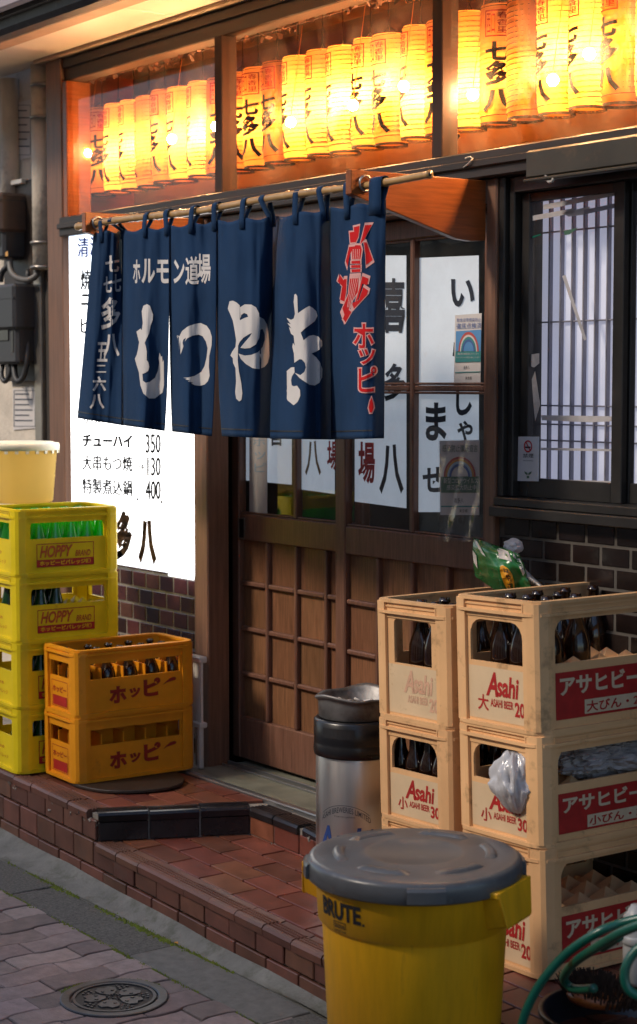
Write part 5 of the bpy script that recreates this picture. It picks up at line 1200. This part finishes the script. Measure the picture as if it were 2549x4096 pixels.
sack_print(D2().rect(.52, .66, .25, .30), 'bag_clear', 'pale_patch'); sack_print(D2().poly([(.86, .95), (.99, .97), (.99, .45), (.93, .35), (.9, .6), (.84, .7)]), 'bag_clear', 'pale_patch')
sack_print(D2().poly([(.03, .95), (.10, .95), (.27, .62), (.2, .66)]).poly([(.01, .7), (.08, .6), (.09, .3), (.02, .45)]), 'bag_clear', 'pale_patch')
sack_print(D2().poly([(.62+.105*math.cos(t)-.05*math.sin(t), .26+.24*math.sin(t)) for t in np.linspace(0, 2*math.pi, 25)[:-1]]), 'bag_orange', 'orange_oval')
d = D2()
for k, ch in enumerate('はやさ'): d.text(ch, .575+.02*k, .34-.13*k, .09, .10, .02)
sack_print(d, 'black_ink', 'lettering', -.0045)
bg2 = thing('mesh_sack', tuple(PY(1262, 1400, -.12)), 'pale striped net sack lying beside the green sack', 'bag')
vs = []; fs = []
for b in range(9):
    for a in range(11): u = 1243+48*a/10; v = 1345+ (1392-1345)*(a/10)**.9 + (30-20*(a/10))*b/8; vs.append(PY(u, v, -.12-.03*math.sin(math.pi*b/8)+.006*noise.noise((a, b, 1))))
for b in range(8):
    for a in range(10): fs.append((b*11+a, b*11+a+1, (b+1)*11+a+1, (b+1)*11+a))
MB().add(vs, fs, True).build('net_body', 'bag_clear', bg2, True)
mb = MB()
for k in range(7): mb.tube([vs[b*11+k]+Vector((0, -.004, 0)) for b in range(9)], .0012, 4)
mb.build('net_stripe', 'grey_print', bg2, True)
bag('foam_ball', PY(1218, 1296, -.10), .03, .03, .024, 'bag_white', 'small white plastic wad showing above the green sack', 5, .2, 3)

# ================================================================== YELLOW BIN
cb = PZ(984, 2030, .565)
cn = thing('trash_bin', (cb.x, cb.y, 0), 'big yellow plastic trash bin with grey lid in the foreground', 'bin', rot=(0, 0, 0))
yaw = math.atan2(CAM.y-cb.y, CAM.x-cb.x)      # direction to the viewer's side of the street
k_ = .965
MB().lathe([(.185, 0), (.192, .004), (.2125, .415), (.214, .423), (.2225, .428), (.2285, .535), (.231, .540), (.231, .552), (.225, .552), (.221, .538), (.208, .40), (.186, .01), (.05, .008)], n=72, cap=False).build('bin_body', 'can_yellow', cn)
def hand(a, nm='side_handle'):
    mt = Matrix.Rotation(a, 4, 'Z'); mb = MB()
    o = [(.0, -.075, .53), (.0, .075, .53), (.0, .060, .435), (.0, -.060, .435)]
    mb.box((.212, -.085, .52), (.252, .085, .535), mt)
    for s_ in (-1, 1): mb.prism([(.210, s_*.085, .535), (.252, s_*.085, .535), (.262, s_*.062, .455), (.205, s_*.062, .44)], (0, -s_*.008, 0), mt)
    mb.prism([(.248, -.084, .532), (.252, -.084, .536), (.266, -.06, .45), (.260, -.06, .45)], (0, .12, 0), mt)
    mb.prism([(.248, -.085, .535), (.248, .085, .535), (.261, .064, .452), (.261, -.064, .452)], (.006, 0, .002), mt)
    mb.build(nm, 'can_yellow', cn, bevel=.003)
hand(yaw+R_(62)); hand(yaw+R_(62)+math.pi)
lid = MB(); prof = [(.02, .5705), (.100, .5715), (.106, .5745), (.118, .5755), (.126, .575), (.200, .5715), (.232, .5695), (.2425, .566), (.2475, .558), (.2485, .524), (.244, .520), (.240, .524), (.238, .548), (.02, .556)]
lid.lathe(prof, n=96, cap=False); lid.lathe([(.0, .5705), (.02, .5705)], n=24, cap=False)
lido = lid.build('bin_lid', 'lid_grey', cn)
def arc_ridge(a0, a1, r0, r1, z, h):
    mb = MB(); n = 14
    vs = []
    for i in range(n+1):
        a = a0+(a1-a0)*i/n; e = min(1, i/2, (n-i)/2)
        for r, zz in ((r0, z), (r0+.006, z+h*e), (r1-.006, z-.0012+h*e), (r1, z-.002)): vs.append((r*math.cos(a), r*math.sin(a), zz))
    fs = [(i*4+j, i*4+4+j, i*4+5+j, i*4+1+j) for i in range(n) for j in range(3)]
    mb.add(vs, fs, True).build('lid_ridge', 'lid_grey', lido)
for k in range(6): a = yaw+k*math.pi/3+.15; arc_ridge(a+.12, a+.85, .162, .190, .5728, .007)
def tabp(a):
    mb = MB(); n = 8; vs = []
    for i in range(n+1):
        q = a-.17+.34*i/n
        for r, z in ((.236, .562), (.251, .560), (.256, .553), (.256, .527), (.247, .524)): vs.append((r*math.cos(q), r*math.sin(q), z))
    fs = [(i*5+j, i*5+5+j, i*5+6+j, i*5+1+j) for i in range(n) for j in range(4)]+[tuple(range(5)), tuple(range(n*5, n*5+5))]
    mb.add(vs, fs).build('lid_tab', 'lid_grey', lido)
for k in range(4): tabp(yaw+R_(6)+k*math.pi/2)
aL = yaw-R_(48)
bmap = lambda x, z: ((.2225+(z-.428)*.056+.0018)*math.cos(aL+x/.226), (.2225+(z-.428)*.056+.0018)*math.sin(aL+x/.226), z)
d = D2(); d.text('BRUTE', -.066, .458, .132, .042, .035); d.rect(.070, .458, .005, .005); d.build('black_print', bmap, 'black_ink', cn, cuts=((0, np.arange(-.06, .06, .01)),))
d = D2(); d.frame(-.020, .440, .042, .014, .0016); d.text('Rubbermaid', -.016, .4425, .034, .008, .01); d.text('Commercial Products', -.020, .431, .042, .006, .01); d.build('black_print', bmap, 'black_ink', cn, cuts=((0, np.arange(-.06, .06, .01)),))

# ================================================================== HOSE, TUB, BRUSH
def hosepts(P):
    P = [PY(u, v, y) for u, v, y in P]; Q = []
    for i in range(len(P)-1):
        p0, p1, p2, p3 = P[max(0, i-1)], P[i], P[i+1], P[min(len(P)-1, i+2)]
        for k in range(7):
            t = k/7; Q.append(.5*((2*p1)+(p2-p0)*t+(2*p0-5*p1+4*p2-p3)*t*t+(3*p1-p0-3*p2+p3)*t**3))
    Q.append(P[-1]); return Q
h = MB().tube(hosepts([(1232, 2460, -.93), (1248, 2400, -.92), (1285, 2330, -.9), (1345, 2262, -.87), (1420, 2212, -.84), (1475, 2190, -.8), (1560, 2170, -.76)]), .0098, 10)
h.tube(hosepts([(1410, 2345, -.8), (1360, 2345, -.78), (1338, 2320, -.8), (1362, 2285, -.85), (1420, 2245, -.90), (1480, 2210, -.93), (1560, 2180, -.95)]), .0098, 10)
h.tube(hosepts([(1560, 2225, -.9), (1510, 2255, -.93), (1484, 2300, -.95), (1490, 2345, -.95), (1530, 2370, -.93), (1580, 2380, -.9)]), .0098, 10)
h.tube(hosepts([(1428, 2248, -.845), (1470, 2222, -.875)]), .0104, 10)
tag(h.build('garden_hose', 'hose'), 'coiled translucent green garden hose at the lower right corner', 'hose')
tb = thing('black_tub', tuple(PZ(1440, 2470, 0)), 'black plastic tub under the green hose at the lower right', 'tub')
c = PZ(1470, 2420, .20)
tb.location = (c.x, c.y, 0)
MB().lathe([(.02, 0), (.15, 0), (.155, .01), (.175, .21), (.185, .212), (.185, .222), (.17, .222), (.15, .02), (.02, .015)], n=40, cap=False).build('tub_body', 'tub', tb)
br = thing('scrub_brush', (c.x-.08, c.y+.02, .222), 'dark brown bristle brush head lying on the black tub', 'brush')
mb = MB()
for k in range(520):
    a = random.uniform(0, 6.28); r = random.uniform(0, 1)**.5; b = Vector((.105*r*math.cos(a), .065*r*math.sin(a), 0)); t = b*1.18+Vector((jit(.008), jit(.008), .055*(1-.4*r*r)+jit(.006)))
    w = Vector((.0022, .0012, 0)); mb.add([b-w, b+w, t+w*.6, t-w*.6], [(0, 1, 2, 3)])
tag(mb.build('bristles', 'coir', br), kind='stuff'); MB().lathe([(.02, -.0), (.075, .0), (.08, .012), (.075, .022), (.02, .022)], (0, 0, 0), 20).build('brush_back', 'wood_orange', br)
hf = thing('hose_reel', tuple(PY(1512, 2230, -.72)), 'white plastic hose fitting at the right edge behind the hose', 'fitting')
e = PY(1510, 2195, -.70); MB().lathe([(.02, -.13), (.028, -.12), (.028, .02), (.020, .03), (.012, .045)], tuple(e), 18).build('fitting_body', 'hose_white', hf, True)
MB().lathe([(.030, -.01), (.033, -.006), (.033, .006), (.030, .01)], (e.x, e.y, e.z-.03), 18).build('fitting_ring', 'hose_white', hf, True)
